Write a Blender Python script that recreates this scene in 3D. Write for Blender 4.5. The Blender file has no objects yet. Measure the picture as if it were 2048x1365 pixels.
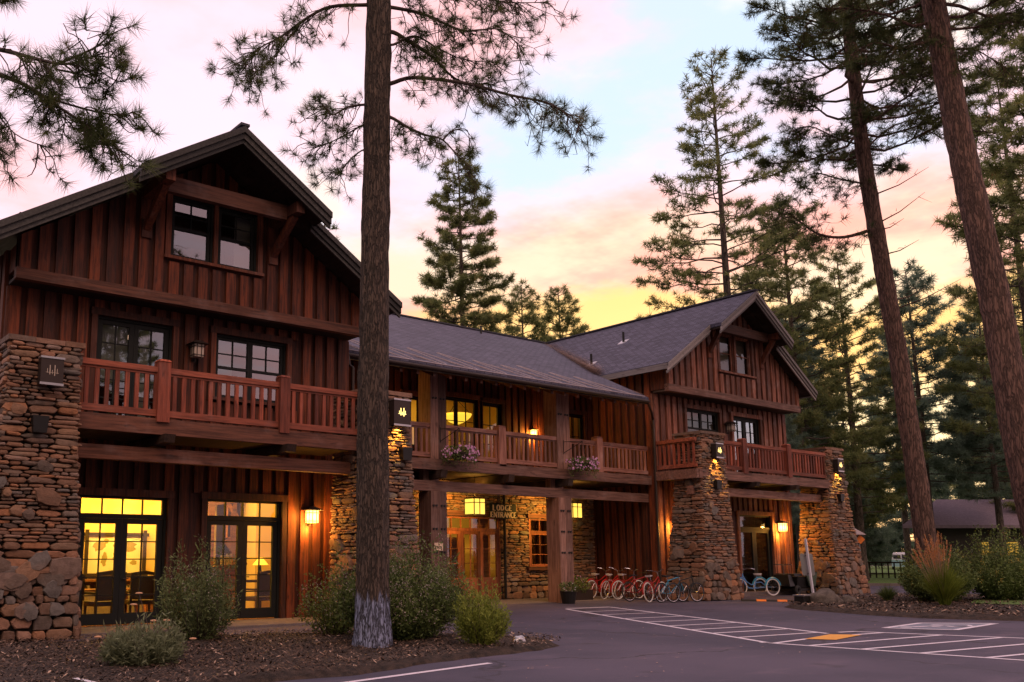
import bpy, math, random
import numpy as np
from mathutils import Vector, Matrix
R = math.radians
rnd = random.Random(7)
scn = bpy.context.scene
col = scn.collection

# ------------------------------------------------------------------ camera
cam_d = bpy.data.cameras.new("camera")
cam = bpy.data.objects.new("camera", cam_d)
col.objects.link(cam)
cam.location = (0, 0, 1.55)
yaw, pit = R(36.422), R(9.0225)
fwd = Vector((math.sin(yaw) * math.cos(pit), math.cos(yaw) * math.cos(pit), math.sin(pit)))
cam.rotation_euler = fwd.to_track_quat('-Z', 'Y').to_euler()
cam_d.sensor_width = 36.0
cam_d.lens = 1832.66 / 2048 * 36.0
cam_d.shift_x = (1024 - 787.46) / 2048
cam_d.shift_y = (820.76 - 682.5) / 2048
cam_d.clip_start = 0.1
cam_d.clip_end = 3000
scn.camera = cam

# ------------------------------------------------------------------ colour management / cycles
scn.view_settings.view_transform = 'Standard'
scn.view_settings.look = 'None'
scn.view_settings.exposure = 0.0
scn.view_settings.gamma = 1.0
scn.render.engine = 'CYCLES'
scn.cycles.max_bounces = 6
scn.cycles.transparent_max_bounces = 12
scn.cycles.sample_clamp_indirect = 4.0
scn.cycles.use_denoising = True


class NT:
    """tiny node helper"""
    def __init__(s, tree):
        s.t = tree; s.n = tree.nodes; s.l = tree.links
    def new(s, typ, **kw):
        n = s.n.new(typ)
        for k, v in kw.items():
            if k.startswith('i_'):
                key = k[2:]
                key = int(key) if key.isdigit() else key.replace('_', ' ')
                s.inp(n, key, v)
            else:
                setattr(n, k, v)
        return n
    def inp(s, n, key, v):
        if isinstance(v, bpy.types.NodeSocket):
            s.l.new(v, n.inputs[key])
        else:
            n.inputs[key].default_value = v
    def math(s, op, a, b=None, c=None, clamp=False):
        n = s.n.new('ShaderNodeMath'); n.operation = op; n.use_clamp = clamp
        s.inp(n, 0, a)
        if b is not None: s.inp(n, 1, b)
        if c is not None: s.inp(n, 2, c)
        return n.outputs[0]
    def vmath(s, op, a, b=None):
        n = s.n.new('ShaderNodeVectorMath'); n.operation = op
        s.inp(n, 0, a)
        if b is not None: s.inp(n, 1, b)
        return n.outputs['Value'] if op in ('DOT_PRODUCT', 'LENGTH') else n.outputs[0]
    def mix(s, fac, a, b, blend='MIX'):
        n = s.n.new('ShaderNodeMix'); n.data_type = 'RGBA'; n.blend_type = blend
        s.inp(n, 0, fac)
        for k, v in ((6, a), (7, b)):
            if isinstance(v, tuple): v = tuple(v) + (1,) * (4 - len(v))
            s.inp(n, k, v)
        return n.outputs[2]
    def step(s, v, lo, hi):
        n = s.n.new('ShaderNodeMapRange'); n.interpolation_type = 'SMOOTHSTEP'
        s.inp(n, 0, v); s.inp(n, 1, lo); s.inp(n, 2, hi); s.inp(n, 3, 0.0); s.inp(n, 4, 1.0)
        return n.outputs[0]
    def noise(s, vec, scale, detail=3, rough=.55, out=0):
        n = s.n.new('ShaderNodeTexNoise'); s.inp(n, 'Vector', vec)
        s.inp(n, 'Scale', scale); s.inp(n, 'Detail', detail); s.inp(n, 'Roughness', rough)
        return n.outputs[out]
    def xyz(s, v):
        n = s.n.new('ShaderNodeSeparateXYZ'); s.inp(n, 0, v); return n.outputs
    def comb(s, x, y, z):
        n = s.n.new('ShaderNodeCombineXYZ'); s.inp(n, 0, x); s.inp(n, 1, y); s.inp(n, 2, z); return n.outputs[0]
    def scale(s, v, k):
        return s.vmath('MULTIPLY', v, k)


# ------------------------------------------------------------------ sky: sunset afterglow, lit clouds, darker away from the sunset
world = bpy.data.worlds.new("World"); scn.world = world
world.use_nodes = True
W = NT(world.node_tree); W.n.clear()
tc = W.new('ShaderNodeTexCoord').outputs['Generated']
dx, dy, dz = W.xyz(tc)
glow = W.vmath('DOT_PRODUCT', tc, (0.85, 0.53, 0.0))            # 1 towards the sunset
zz = W.math('ADD', W.math('ABSOLUTE', dz), 0.10)
cl_v = W.comb(W.math('DIVIDE', dx, zz), W.math('DIVIDE', dy, zz), W.math('MULTIPLY', dz, 1.5))
n1 = W.noise(W.scale(cl_v, (1.0, 1.0, 1.0)), 1.15, 6, .6)
n2 = W.noise(W.vmath('ADD', cl_v, (7.3, 2.1, 4.4)), 1.3, 6, .6)
low = W.step(dz, 0.40, 0.10)
blue = W.mix(low, (0.64, 0.80, 1.04), (0.80, 0.94, 1.02))
pink = W.mix(W.step(n2, .38, .62), (1.16, 0.62, 0.62), (1.06, 0.79, 0.90))
left = W.step(glow, 0.92, 0.62)
cmask = W.math('ADD', W.step(n1, .37, .56), W.math('MULTIPLY', left, .55), clamp=True)
sky = W.mix(cmask, blue, pink)
# gold band near the horizon under the clouds
band = W.math('ADD', dz, W.math('MULTIPLY', W.math('SUBTRACT', n2, .5), .22))
sunw = W.step(glow, .66, .90)
peach = W.mix(W.step(n1, .42, .54), (1.16, 0.78, 0.48), (1.16, 0.46, 0.34))
sky = W.mix(W.math('MULTIPLY', W.math('MULTIPLY', sunw, W.step(band, .385, .30)), .85), sky, peach)
sky = W.mix(W.math('MULTIPLY', W.math('MULTIPLY', sunw, W.step(band, .275, .235)), .95), sky, (1.24, 0.72, 0.22))
sky = W.mix(W.math('MULTIPLY', W.math('MULTIPLY', sunw, W.step(dz, .19, .13)), .8), sky, (1.05, 1.02, 0.70))
sky = W.mix(W.math('MULTIPLY', W.math('MULTIPLY', W.step(n2, .55, .66), W.step(glow, .74, .88)), .5), sky, (1.2, 0.98, .52))
back = W.mix(W.step(dz, 0.05, .75), (0.16, 0.12, 0.13), (0.70, 0.56, 0.62))
sky = W.mix(W.step(glow, .25, -.55), sky, back)
ground_c = W.mix(W.step(dz, -.02, -.06), sky, (0.05, 0.045, 0.05))
nish = W.new('ShaderNodeTexSky', sky_type='NISHITA')
nish.sun_disc = False; nish.sun_elevation = R(2.0); nish.sun_rotation = R(58)
bg1 = W.new('ShaderNodeBackground'); W.inp(bg1, 'Color', ground_c); W.inp(bg1, 'Strength', 1.1)
bg2 = W.new('ShaderNodeBackground'); W.inp(bg2, 'Color', nish.outputs[0]); W.inp(bg2, 'Strength', 0.05)
add = W.new('ShaderNodeAddShader'); W.l.new(bg1.outputs[0], add.inputs[0]); W.l.new(bg2.outputs[0], add.inputs[1])
wo = W.new('ShaderNodeOutputWorld'); W.l.new(add.outputs[0], wo.inputs[0])

# soft fill lamp added behind the viewer to light the facades after sunset
fill_sun_d = bpy.data.lights.new("sun", 'SUN'); fill_sun_d.energy = 1.35; fill_sun_d.angle = R(45); fill_sun_d.color = (1.0, .60, .42)
sun = bpy.data.objects.new("sun", fill_sun_d); col.objects.link(sun)
sun.rotation_euler = Vector((0.34, 0.66, -0.67)).to_track_quat('-Z', 'Y').to_euler()

# ------------------------------------------------------------------ materials
def new_mat(name):
    m = bpy.data.materials.new(name); m.use_nodes = True
    n = NT(m.node_tree); b = m.node_tree.nodes['Principled BSDF']
    return m, n, b

def tone_of(n):
    a = n.new('ShaderNodeAttribute'); a.attribute_name = 'tone'
    return a.outputs['Fac']

def simple(name, c, rough=.6, metal=0.0, emit=None, es=0.0, vary=0.0, vscale=6):
    m, n, b = new_mat(name)
    if vary:
        co = n.new('ShaderNodeTexCoord').outputs['Object']
        v = n.noise(co, vscale, 4)
        f = n.math('ADD', n.math('MULTIPLY', v, 2 * vary), 1 - vary)
        n.inp(b, 'Base Color', n.mix(1.0, c, n.comb(f, f, f), 'MULTIPLY'))
    else:
        b.inputs['Base Color'].default_value = (*c, 1)
    b.inputs['Roughness'].default_value = rough
    b.inputs['Metallic'].default_value = metal
    if emit:
        b.inputs['Emission Color'].default_value = (*emit, 1)
        b.inputs['Emission Strength'].default_value = es
    return m

def wood(name, dark, light, axis='z', rough=.75, weather=(.30, .22, .20), wf=.25):
    m, n, b = new_mat(name)
    co = n.new('ShaderNodeTexCoord').outputs['Object']
    st = {'z': (14, 14, .9), 'x': (.9, 14, 14), 'y': (14, .9, 14)}[axis]
    t = tone_of(n)
    off = n.comb(n.math('MULTIPLY', t, 31.0), n.math('MULTIPLY', t, 17.0), n.math('MULTIPLY', t, 9.0))
    v = n.vmath('ADD', n.scale(co, st), off)
    g = n.noise(v, 1.3, 6, .65)
    w = n.noise(co, 1.6, 4, .6)
    kn = n.noise(n.vmath('ADD', n.scale(co, tuple(x ** .5 for x in st)), off), 2.2, 2)
    c = n.mix(n.step(g, .30, .72), dark, light)
    c = n.mix(n.math('MULTIPLY', n.step(kn, .62, .74), .7), c, tuple(x * .45 for x in dark))
    c = n.mix(n.math('MULTIPLY', n.step(w, .50, .80), wf), c, weather)
    k = n.math('ADD', n.math('MULTIPLY', t, 1.0), .48)
    c = n.mix(1.0, c, n.comb(k, k, k), 'MULTIPLY')
    n.inp(b, 'Base Color', c)
    b.inputs['Roughness'].default_value = rough
    bp = n.new('ShaderNodeBump'); n.inp(bp, 'Height', g); n.inp(bp, 'Strength', .35); n.inp(bp, 'Distance', .01)
    n.l.new(bp.outputs[0], b.inputs['Normal'])
    return m

def stone_mat():
    m, n, b = new_mat('ledge_stone')
    co = n.new('ShaderNodeTexCoord').outputs['Object']
    t = tone_of(n)
    cr = n.new('ShaderNodeValToRGB')
    e = cr.color_ramp.elements
    e[0].position = 0.0; e[0].color = (.020, .014, .010, 1)
    e[1].position = 1.0; e[1].color = (.36, .27, .22, 1)
    for p, c in ((.05, (.018, .013, .009)), (.10, (.13, .082, .055)), (.28, (.28, .140, .078)), (.42, (.15, .118, .095)), (.56, (.40, .190, .105)), (.68, (.19, .165, .145)), (.82, (.34, .200, .120)), (.92, (.45, .190, .085))):
        x = e.new(p); x.color = (*c, 1)
    n.l.new(t, cr.inputs[0])
    g = n.noise(co, 9, 5, .65); g2 = n.noise(n.scale(co, (1, 1, 3)), 26, 4, .7); g3 = n.noise(co, 1.7, 3)
    k = n.math('ADD', n.math('MULTIPLY', g, 1.3), .18)
    c = n.mix(1.0, cr.outputs[0], n.comb(k, k, k), 'MULTIPLY')
    c = n.mix(n.math('MULTIPLY', n.step(g, .55, .72), .45), c, (.13, .12, .11))
    c = n.mix(n.math('MULTIPLY', n.step(g3, .55, .75), .30), c, (.34, .17, .09))
    n.inp(b, 'Base Color', c); b.inputs['Roughness'].default_value = .85
    bp = n.new('ShaderNodeBump'); n.inp(bp, 'Height', n.math('ADD', g, n.math('MULTIPLY', g2, .6)))
    n.inp(bp, 'Strength', .8); n.inp(bp, 'Distance', .03)
    n.l.new(bp.outputs[0], b.inputs['Normal'])
    return m

def shingle_mat(name, haxis, kz):
    """courses follow the height, columns follow the horizontal axis"""
    m, n, b = new_mat(name)
    co = n.new('ShaderNodeTexCoord').outputs['Object']
    x, y, z = n.xyz(co)
    h = x if haxis == 'x' else y
    br = n.new('ShaderNodeTexBrick')
    n.inp(br, 'Vector', n.comb(h, n.math('MULTIPLY', z, kz), 0.0))
    br.inputs['Color1'].default_value = (.052, .050, .082, 1)
    br.inputs['Color2'].default_value = (.105, .100, .155, 1)
    br.inputs['Mortar'].default_value = (.026, .025, .042, 1)
    br.inputs['Scale'].default_value = 1.0; br.inputs['Mortar Size'].default_value = .018
    br.inputs['Brick Width'].default_value = .32; br.inputs['Row Height'].default_value = .15
    br.inputs['Bias'].default_value = -.1; br.inputs['Mortar Smooth'].default_value = .2
    v = n.noise(co, 1.1, 4); v2 = n.noise(co, 22, 2)
    k = n.math('ADD', n.math('MULTIPLY', v, .6), n.math('ADD', n.math('MULTIPLY', v2, .8), .35))
    n.inp(b, 'Base Color', n.mix(1.0, br.outputs['Color'], n.comb(k, k, k), 'MULTIPLY'))
    b.inputs['Roughness'].default_value = .8
    bp = n.new('ShaderNodeBump'); n.inp(bp, 'Height', n.math('SUBTRACT', 1.0, br.outputs['Fac'])); n.inp(bp, 'Strength', .7); n.inp(bp, 'Distance', .02)
    n.l.new(bp.outputs[0], b.inputs['Normal'])
    return m

def bark_mat(name, c1, c2, paint=False, sc=1.0):
    m, n, b = new_mat(name)
    co = n.new('ShaderNodeTexCoord').outputs['Object']
    v = n.scale(co, (15 * sc, 15 * sc, 2.6 * sc))
    vo = n.new('ShaderNodeTexVoronoi'); vo.feature = 'DISTANCE_TO_EDGE'; vo.inputs['Scale'].default_value = 1.3
    nv = n.new('ShaderNodeTexNoise'); n.inp(nv, 'Vector', v); nv.inputs['Scale'].default_value = 2.0
    n.inp(vo, 'Vector', n.vmath('ADD', v, n.scale(nv.outputs['Color'], (1.3, 1.3, 1.3))))
    e = n.math('ADD', n.math('MULTIPLY', n.step(vo.outputs['Distance'], .0, .22), .75), n.math('MULTIPLY', n.step(n.noise(n.scale(v, (1, 1, .35)), 1.1, 5, .7), .35, .6), .25))
    g = n.noise(v, 3, 5, .65)
    c = n.mix(g, c1, c2)
    if paint:
        z = n.xyz(co)[2]
        pm = n.step(n.math('ADD', z, n.math('MULTIPLY', n.noise(n.scale(co, (9, 9, 1.5)), 1.2, 3), .75)), 1.32, 1.20)
        c = n.mix(n.math('MULTIPLY', pm, n.step(g, .28, .46)), c, (.30, .34, .50))
    c = n.mix(n.math('SUBTRACT', 1.0, e), c, tuple(x * .38 for x in c1))
    n.inp(b, 'Base Color', c); b.inputs['Roughness'].default_value = .9
    bp = n.new('ShaderNodeBump'); n.inp(bp, 'Height', n.math('ADD', e, n.math('MULTIPLY', g, .5))); n.inp(bp, 'Strength', 1.0); n.inp(bp, 'Distance', .035)
    n.l.new(bp.outputs[0], b.inputs['Normal'])
    return m

def leaf_mat(name, c1, c2, c3=None, trans=.25):
    m, n, b = new_mat(name)
    t = tone_of(n)
    c = n.mix(t, c1, c2)
    if c3: c = n.mix(n.step(t, .90, .97), c, c3)
    n.inp(b, 'Base Color', c); b.inputs['Roughness'].default_value = .6
    b.inputs['Specular IOR Level'].default_value = .25
    tr = n.new('ShaderNodeBsdfTranslucent'); n.inp(tr, 'Color', c)
    mx = n.new('ShaderNodeMixShader'); n.inp(mx, 0, trans)
    n.l.new(b.outputs[0], mx.inputs[1]); n.l.new(tr.outputs[0], mx.inputs[2])
    out = m.node_tree.nodes['Material Output']; n.l.new(mx.outputs[0], out.inputs[0])
    return m

def glass_mat(name, refl, tint=(1, 1, 1)):
    m, n, b = new_mat(name)
    tr = n.new('ShaderNodeBsdfTransparent'); tr.inputs[0].default_value = (*tint, 1)
    gl = n.new('ShaderNodeBsdfGlossy'); gl.inputs['Roughness'].default_value = .01
    gl.inputs[0].default_value = (.9, .95, 1.0, 1)
    co = n.new('ShaderNodeTexCoord').outputs['Object']
    bp = n.new('ShaderNodeBump'); n.inp(bp, 'Height', n.noise(co, .9, 1)); n.inp(bp, 'Strength', .06)
    n.l.new(bp.outputs[0], gl.inputs['Normal'])
    lw = n.new('ShaderNodeLayerWeight'); lw.inputs[0].default_value = .35
    f = n.math('ADD', n.math('MULTIPLY', lw.outputs['Facing'], refl), refl * .5, clamp=True)
    mx = n.new('ShaderNodeMixShader'); n.inp(mx, 0, f)
    n.l.new(tr.outputs[0], mx.inputs[1]); n.l.new(gl.outputs[0], mx.inputs[2])
    n.l.new(mx.outputs[0], m.node_tree.nodes['Material Output'].inputs[0])
    return m

def asphalt_mat():
    m, n, b = new_mat('asphalt')
    co = n.new('ShaderNodeTexCoord').outputs['Object']
    a = n.noise(co, .18, 5, .6); f = n.noise(co, 60, 2, .7); s = n.noise(n.scale(co, (1, 2.4, 1)), .55, 6, .65)
    c = n.mix(n.step(a, .35, .65), (.047, .044, .072), (.088, .074, .112))
    c = n.mix(n.math('MULTIPLY', n.step(s, .52, .72), .55), c, (.138, .106, .146))
    vo = n.new('ShaderNodeTexVoronoi'); vo.feature = 'DISTANCE_TO_EDGE'; vo.inputs['Scale'].default_value = .16
    wv = n.new('ShaderNodeTexNoise'); n.inp(wv, 'Vector', co); wv.inputs['Scale'].default_value = 1.1; wv.inputs['Detail'].default_value = 5
    n.inp(vo, 'Vector', n.vmath('ADD', co, n.scale(wv.outputs['Color'], (2.0, 2.0, 0))))
    ck = n.math('MULTIPLY', n.step(vo.outputs['Distance'], .012, .003), n.step(a, .40, .52))
    c = n.mix(n.math('MULTIPLY', ck, .75), c, (.02, .018, .022))
    oil = n.noise(co, .9, 2)
    c = n.mix(n.math('MULTIPLY', n.step(oil, .66, .78), .5), c, (.030, .027, .034))
    k = n.math('ADD', n.math('MULTIPLY', f, 1.3), .35)
    c = n.mix(1.0, c, n.comb(k, k, k), 'MULTIPLY')
    n.inp(b, 'Base Color', c); b.inputs['Roughness'].default_value = .82
    bp = n.new('ShaderNodeBump'); n.inp(bp, 'Height', f); n.inp(bp, 'Strength', .5); n.inp(bp, 'Distance', .008)
    n.l.new(bp.outputs[0], b.inputs['Normal'])
    return m

def ground_mat(name, c1, c2, scale=3, bump=.6):
    m, n, b = new_mat(name)
    co = n.new('ShaderNodeTexCoord').outputs['Object']
    a = n.noise(co, scale, 6, .65); f = n.noise(co, scale * 14, 3, .7)
    c = n.mix(n.step(n.math('ADD', n.math('MULTIPLY', a, .5), n.math('MULTIPLY', f, .5)), .38, .62), c1, c2)
    n.inp(b, 'Base Color', c); b.inputs['Roughness'].default_value = .95
    bp = n.new('ShaderNodeBump'); n.inp(bp, 'Height', f); n.inp(bp, 'Strength', bump); n.inp(bp, 'Distance', .02)
    n.l.new(bp.outputs[0], b.inputs['Normal'])
    return m

M = dict(
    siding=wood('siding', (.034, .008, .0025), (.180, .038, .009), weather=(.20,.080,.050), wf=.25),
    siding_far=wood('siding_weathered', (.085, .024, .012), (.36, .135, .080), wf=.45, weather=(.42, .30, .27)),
    trimx=wood('trim_beam', (.055, .018, .008), (.165, .060, .032), 'x'),
    trimz=wood('trim_post', (.045, .011, .004), (.175, .045, .016), 'z'),
    beam=wood('grey_beam', (.08, .036, .024), (.24, .120, .088), 'x', weather=(.30, .21, .18), wf=.5),
    rail=wood('rail_wood', (.12, .030, .014), (.34, .090, .046), 'x'),
    railz=wood('baluster_wood', (.13, .030, .014), (.38, .092, .046), 'z'),
    rail_mid=wood('rail_weathered', (.16, .062, .040), (.38, .170, .120), 'x', wf=.4, weather=(.42, .30, .28)),
    railz_mid=wood('baluster_weathered', (.16, .062, .040), (.38, .170, .120), 'z', wf=.4, weather=(.42, .30, .28)),
    post=wood('post_wood', (.13, .060, .042), (.32, .170, .125), 'z', weather=(.40, .29, .26), wf=.4),
    fascia=wood('fascia_wood', (.030, .028, .024), (.070, .065, .058), 'y', wf=.2, weather=(.16, .15, .15)),
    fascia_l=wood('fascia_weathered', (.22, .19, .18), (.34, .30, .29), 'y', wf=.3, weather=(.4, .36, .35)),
    soffit=wood('soffit_wood', (.016, .008, .004), (.045, .021, .011), 'y'),  # albedo lowered to deepen the shade under eaves and decks
    door_wood=wood('door_wood', (.16, .045, .018), (.34, .105, .045), 'z'),
    dark_frame=simple('dark_green_frame', (.004, .006, .004), .75),
    stone=stone_mat(),
    roof_y=shingle_mat('shingle_gable', 'y', 1.75), roof_x=shingle_mat('shingle_main', 'x', 2.4),
    shingle_edge=simple('shingle_edge', (.05, .05, .065), .85, vary=.4),
    cable=simple('heat_cable', (.42, .34, .35), .6),
    bark_front=bark_mat('ponderosa_bark', (.050, .038, .028), (.20, .135, .100), True),
    bark_red=bark_mat('red_bark', (.11, .062, .044), (.27, .150, .110), sc=.6),
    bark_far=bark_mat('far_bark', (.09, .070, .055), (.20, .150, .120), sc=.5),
    twig=simple('twig_bark', (.060, .040, .034), .9),
    needle=leaf_mat('pine_needles', (.045, .066, .024), (.150, .180, .062), (.30, .16, .07), .35),
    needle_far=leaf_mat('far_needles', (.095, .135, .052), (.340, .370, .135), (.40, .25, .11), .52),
    needle_blue=leaf_mat('blue_needles', (.095, .150, .110), (.270, .370, .270), None, .48),
    asphalt=asphalt_mat(),
    concrete=ground_mat('concrete', (.12, .095, .088), (.19, .155, .145), 2, .3),
    dirt=ground_mat('forest_floor', (.025, .024, .014), (.060, .052, .030), 1.2),
    mulch=ground_mat('bark_mulch', (.010, .008, .006), (.085, .055, .040), 7, 1.0),
    lawn=ground_mat('lawn_green', (.060, .130, .020), (.130, .220, .042), 4, .8),
    paint=simple('road_paint', (.74, .68, .76), .6, vary=.45, vscale=26),
    paint_y=simple('yellow_pad', (.80, .38, .06), .6, vary=.15, vscale=30),
    paint_b=simple('worn_blue_paint', (.20, .215, .28), .7, vary=.35, vscale=9),
    pane=glass_mat('window_glass', .15), pane_s=glass_mat('screened_glass', .10, (.6, .58, .55)), pane_r=glass_mat('reflective_glass', .42, (.75, .8, .8)),
    plaster=simple('yellow_plaster', (.80, .62, .30), .8, vary=.06, vscale=1.5),
    plaster_w=simple('pale_plaster', (.85, .80, .62), .8),
    blind=simple('window_blind', (.26, .235, .20), .8, vary=.1, vscale=2),
    inwood=wood('interior_wood', (.16, .06, .025), (.34, .15, .06), 'x'),
    black=simple('black_metal', (.018, .017, .016), .45, .3),
    darkwood=simple('dark_furniture', (.030, .018, .012), .5),
    bronze=simple('bronze_metal', (.055, .040, .034), .5, .6),
    steel=simple('aluminium', (.50, .49, .50), .42, .9, vary=.1, vscale=3),
    chrome=simple('chrome', (.75, .73, .75), .2, 1.0),
    white=simple('white_paint', (.72, .70, .76), .5),
    lamp=simple('lantern_glass', (.9, .6, .2), .5, emit=(1.0, .62, .08), es=1.6),
    lamp_hot=simple('lit_lantern_glass', (.9, .6, .2), .5, emit=(1.0, .70, .22), es=3.2),
    bowl=simple('alabaster_bowl', (.9, .6, .2), .5, emit=(1.0, .62, .05), es=1.3),
    bulb=simple('bulb', (1, .8, .5), .5, emit=(1.0, .8, .4), es=6),
    pale_glass=simple('unlit_lantern_glass', (.52, .42, .33), .5),
    red_plastic=simple('red_plastic', (.60, .03, .05), .4),
    tyre=simple('tyre_rubber', (.02, .02, .02), .8), white_tyre=simple('whitewall_tyre', (.72, .68, .62), .7),
    bike_red=simple('bike_red', (.34, .014, .012), .3), bike_blue=simple('bike_blue', (.09, .26, .60), .3),
    bike_teal=simple('bike_teal', (.06, .34, .55), .3),
    seat_w=simple('white_vinyl', (.60, .56, .58), .5), seat_b=simple('black_vinyl', (.03, .03, .035), .5),
    sage=leaf_mat('sage_leaf', (.065, .095, .032), (.250, .300, .120), (.24, .20, .21), .2),
    shrub=leaf_mat('shrub_leaf', (.045, .080, .022), (.220, .280, .085), (.36, .33, .31), .25),
    yellow_shrub=leaf_mat('yellow_green_leaf', (.11, .16, .025), (.42, .46, .085), None, .3),
    grass=leaf_mat('grass_blade', (.085, .105, .045), (.300, .330, .190), None, .25),
    reed=leaf_mat('reed_blade', (.090, .140, .018), (.330, .390, .060), None, .35),
    plume=leaf_mat('grass_plume', (.50, .20, .07), (.80, .40, .16), None, .3),
    rose=leaf_mat('rose_leaf', (.060, .095, .022), (.230, .270, .070), (.40, .26, .20), .3),
    petal=leaf_mat('pink_petal', (.50, .22, .46), (.78, .45, .72), None, .3),
    yflower=simple('yellow_flower', (.60, .42, .06), .6), dflower=simple('dried_flower', (.55, .30, .16), .7),
    chips=leaf_mat('mulch_chips', (.020, .013, .009), (.170, .105, .070), (.52, .36, .26), 0.0),
    needles_dead=leaf_mat('fallen_needles', (.28, .17, .12), (.52, .34, .25), None, 0.1),
    rock=ground_mat('granite_rock', (.06, .048, .040), (.17, .140, .115), 4, 1.0),
    green_paint=simple('dark_green_panel', (.07, .10, .075), .6), orange=simple('orange_sign', (.85, .22, .02), .5),
    sign_green=simple('sign_board', (.008, .014, .011), .7), letters=simple('gilt_letters', (.95, .70, .45), .5),
    cream=simple('cream_plate', (.75, .55, .38), .5), ink=simple('ink', (.05, .04, .04), .6),
    van_b=simple('pale_blue_van', (.35, .55, .62), .35), dark_glass=simple('dark_glass', (.05, .05, .06), .1),
    house=simple('dark_house_wall', (.030, .024, .020), .8), house_roof=ground_mat('far_roof', (.16, .125, .155), (.24, .185, .225), 6, .4),
    shake=simple('cedar_shake', (.36, .29, .28), .8, vary=.2), fence=simple('fence_wood', (.055, .035, .025), .8),
    lit_window=simple('lit_window', (.5, .3, .05), .5, emit=(.75, .45, .05), es=.5),
    map_paper=simple('map_paper', (.86, .82, .70), .7, vary=.1), map_land=simple('map_land', (.36, .30, .12), .7, vary=.3),
)

# ------------------------------------------------------------------ mesh builder
def wmat(o):
    m = Matrix.LocRotScale(o.location, o.rotation_euler, o.scale)
    return wmat(o.parent) @ o.matrix_parent_inverse @ m if o.parent else m

def fix_parent(o, parent):
    if parent is not None:
        o.parent = parent
        o.matrix_parent_inverse = wmat(parent).inverted()

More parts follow.
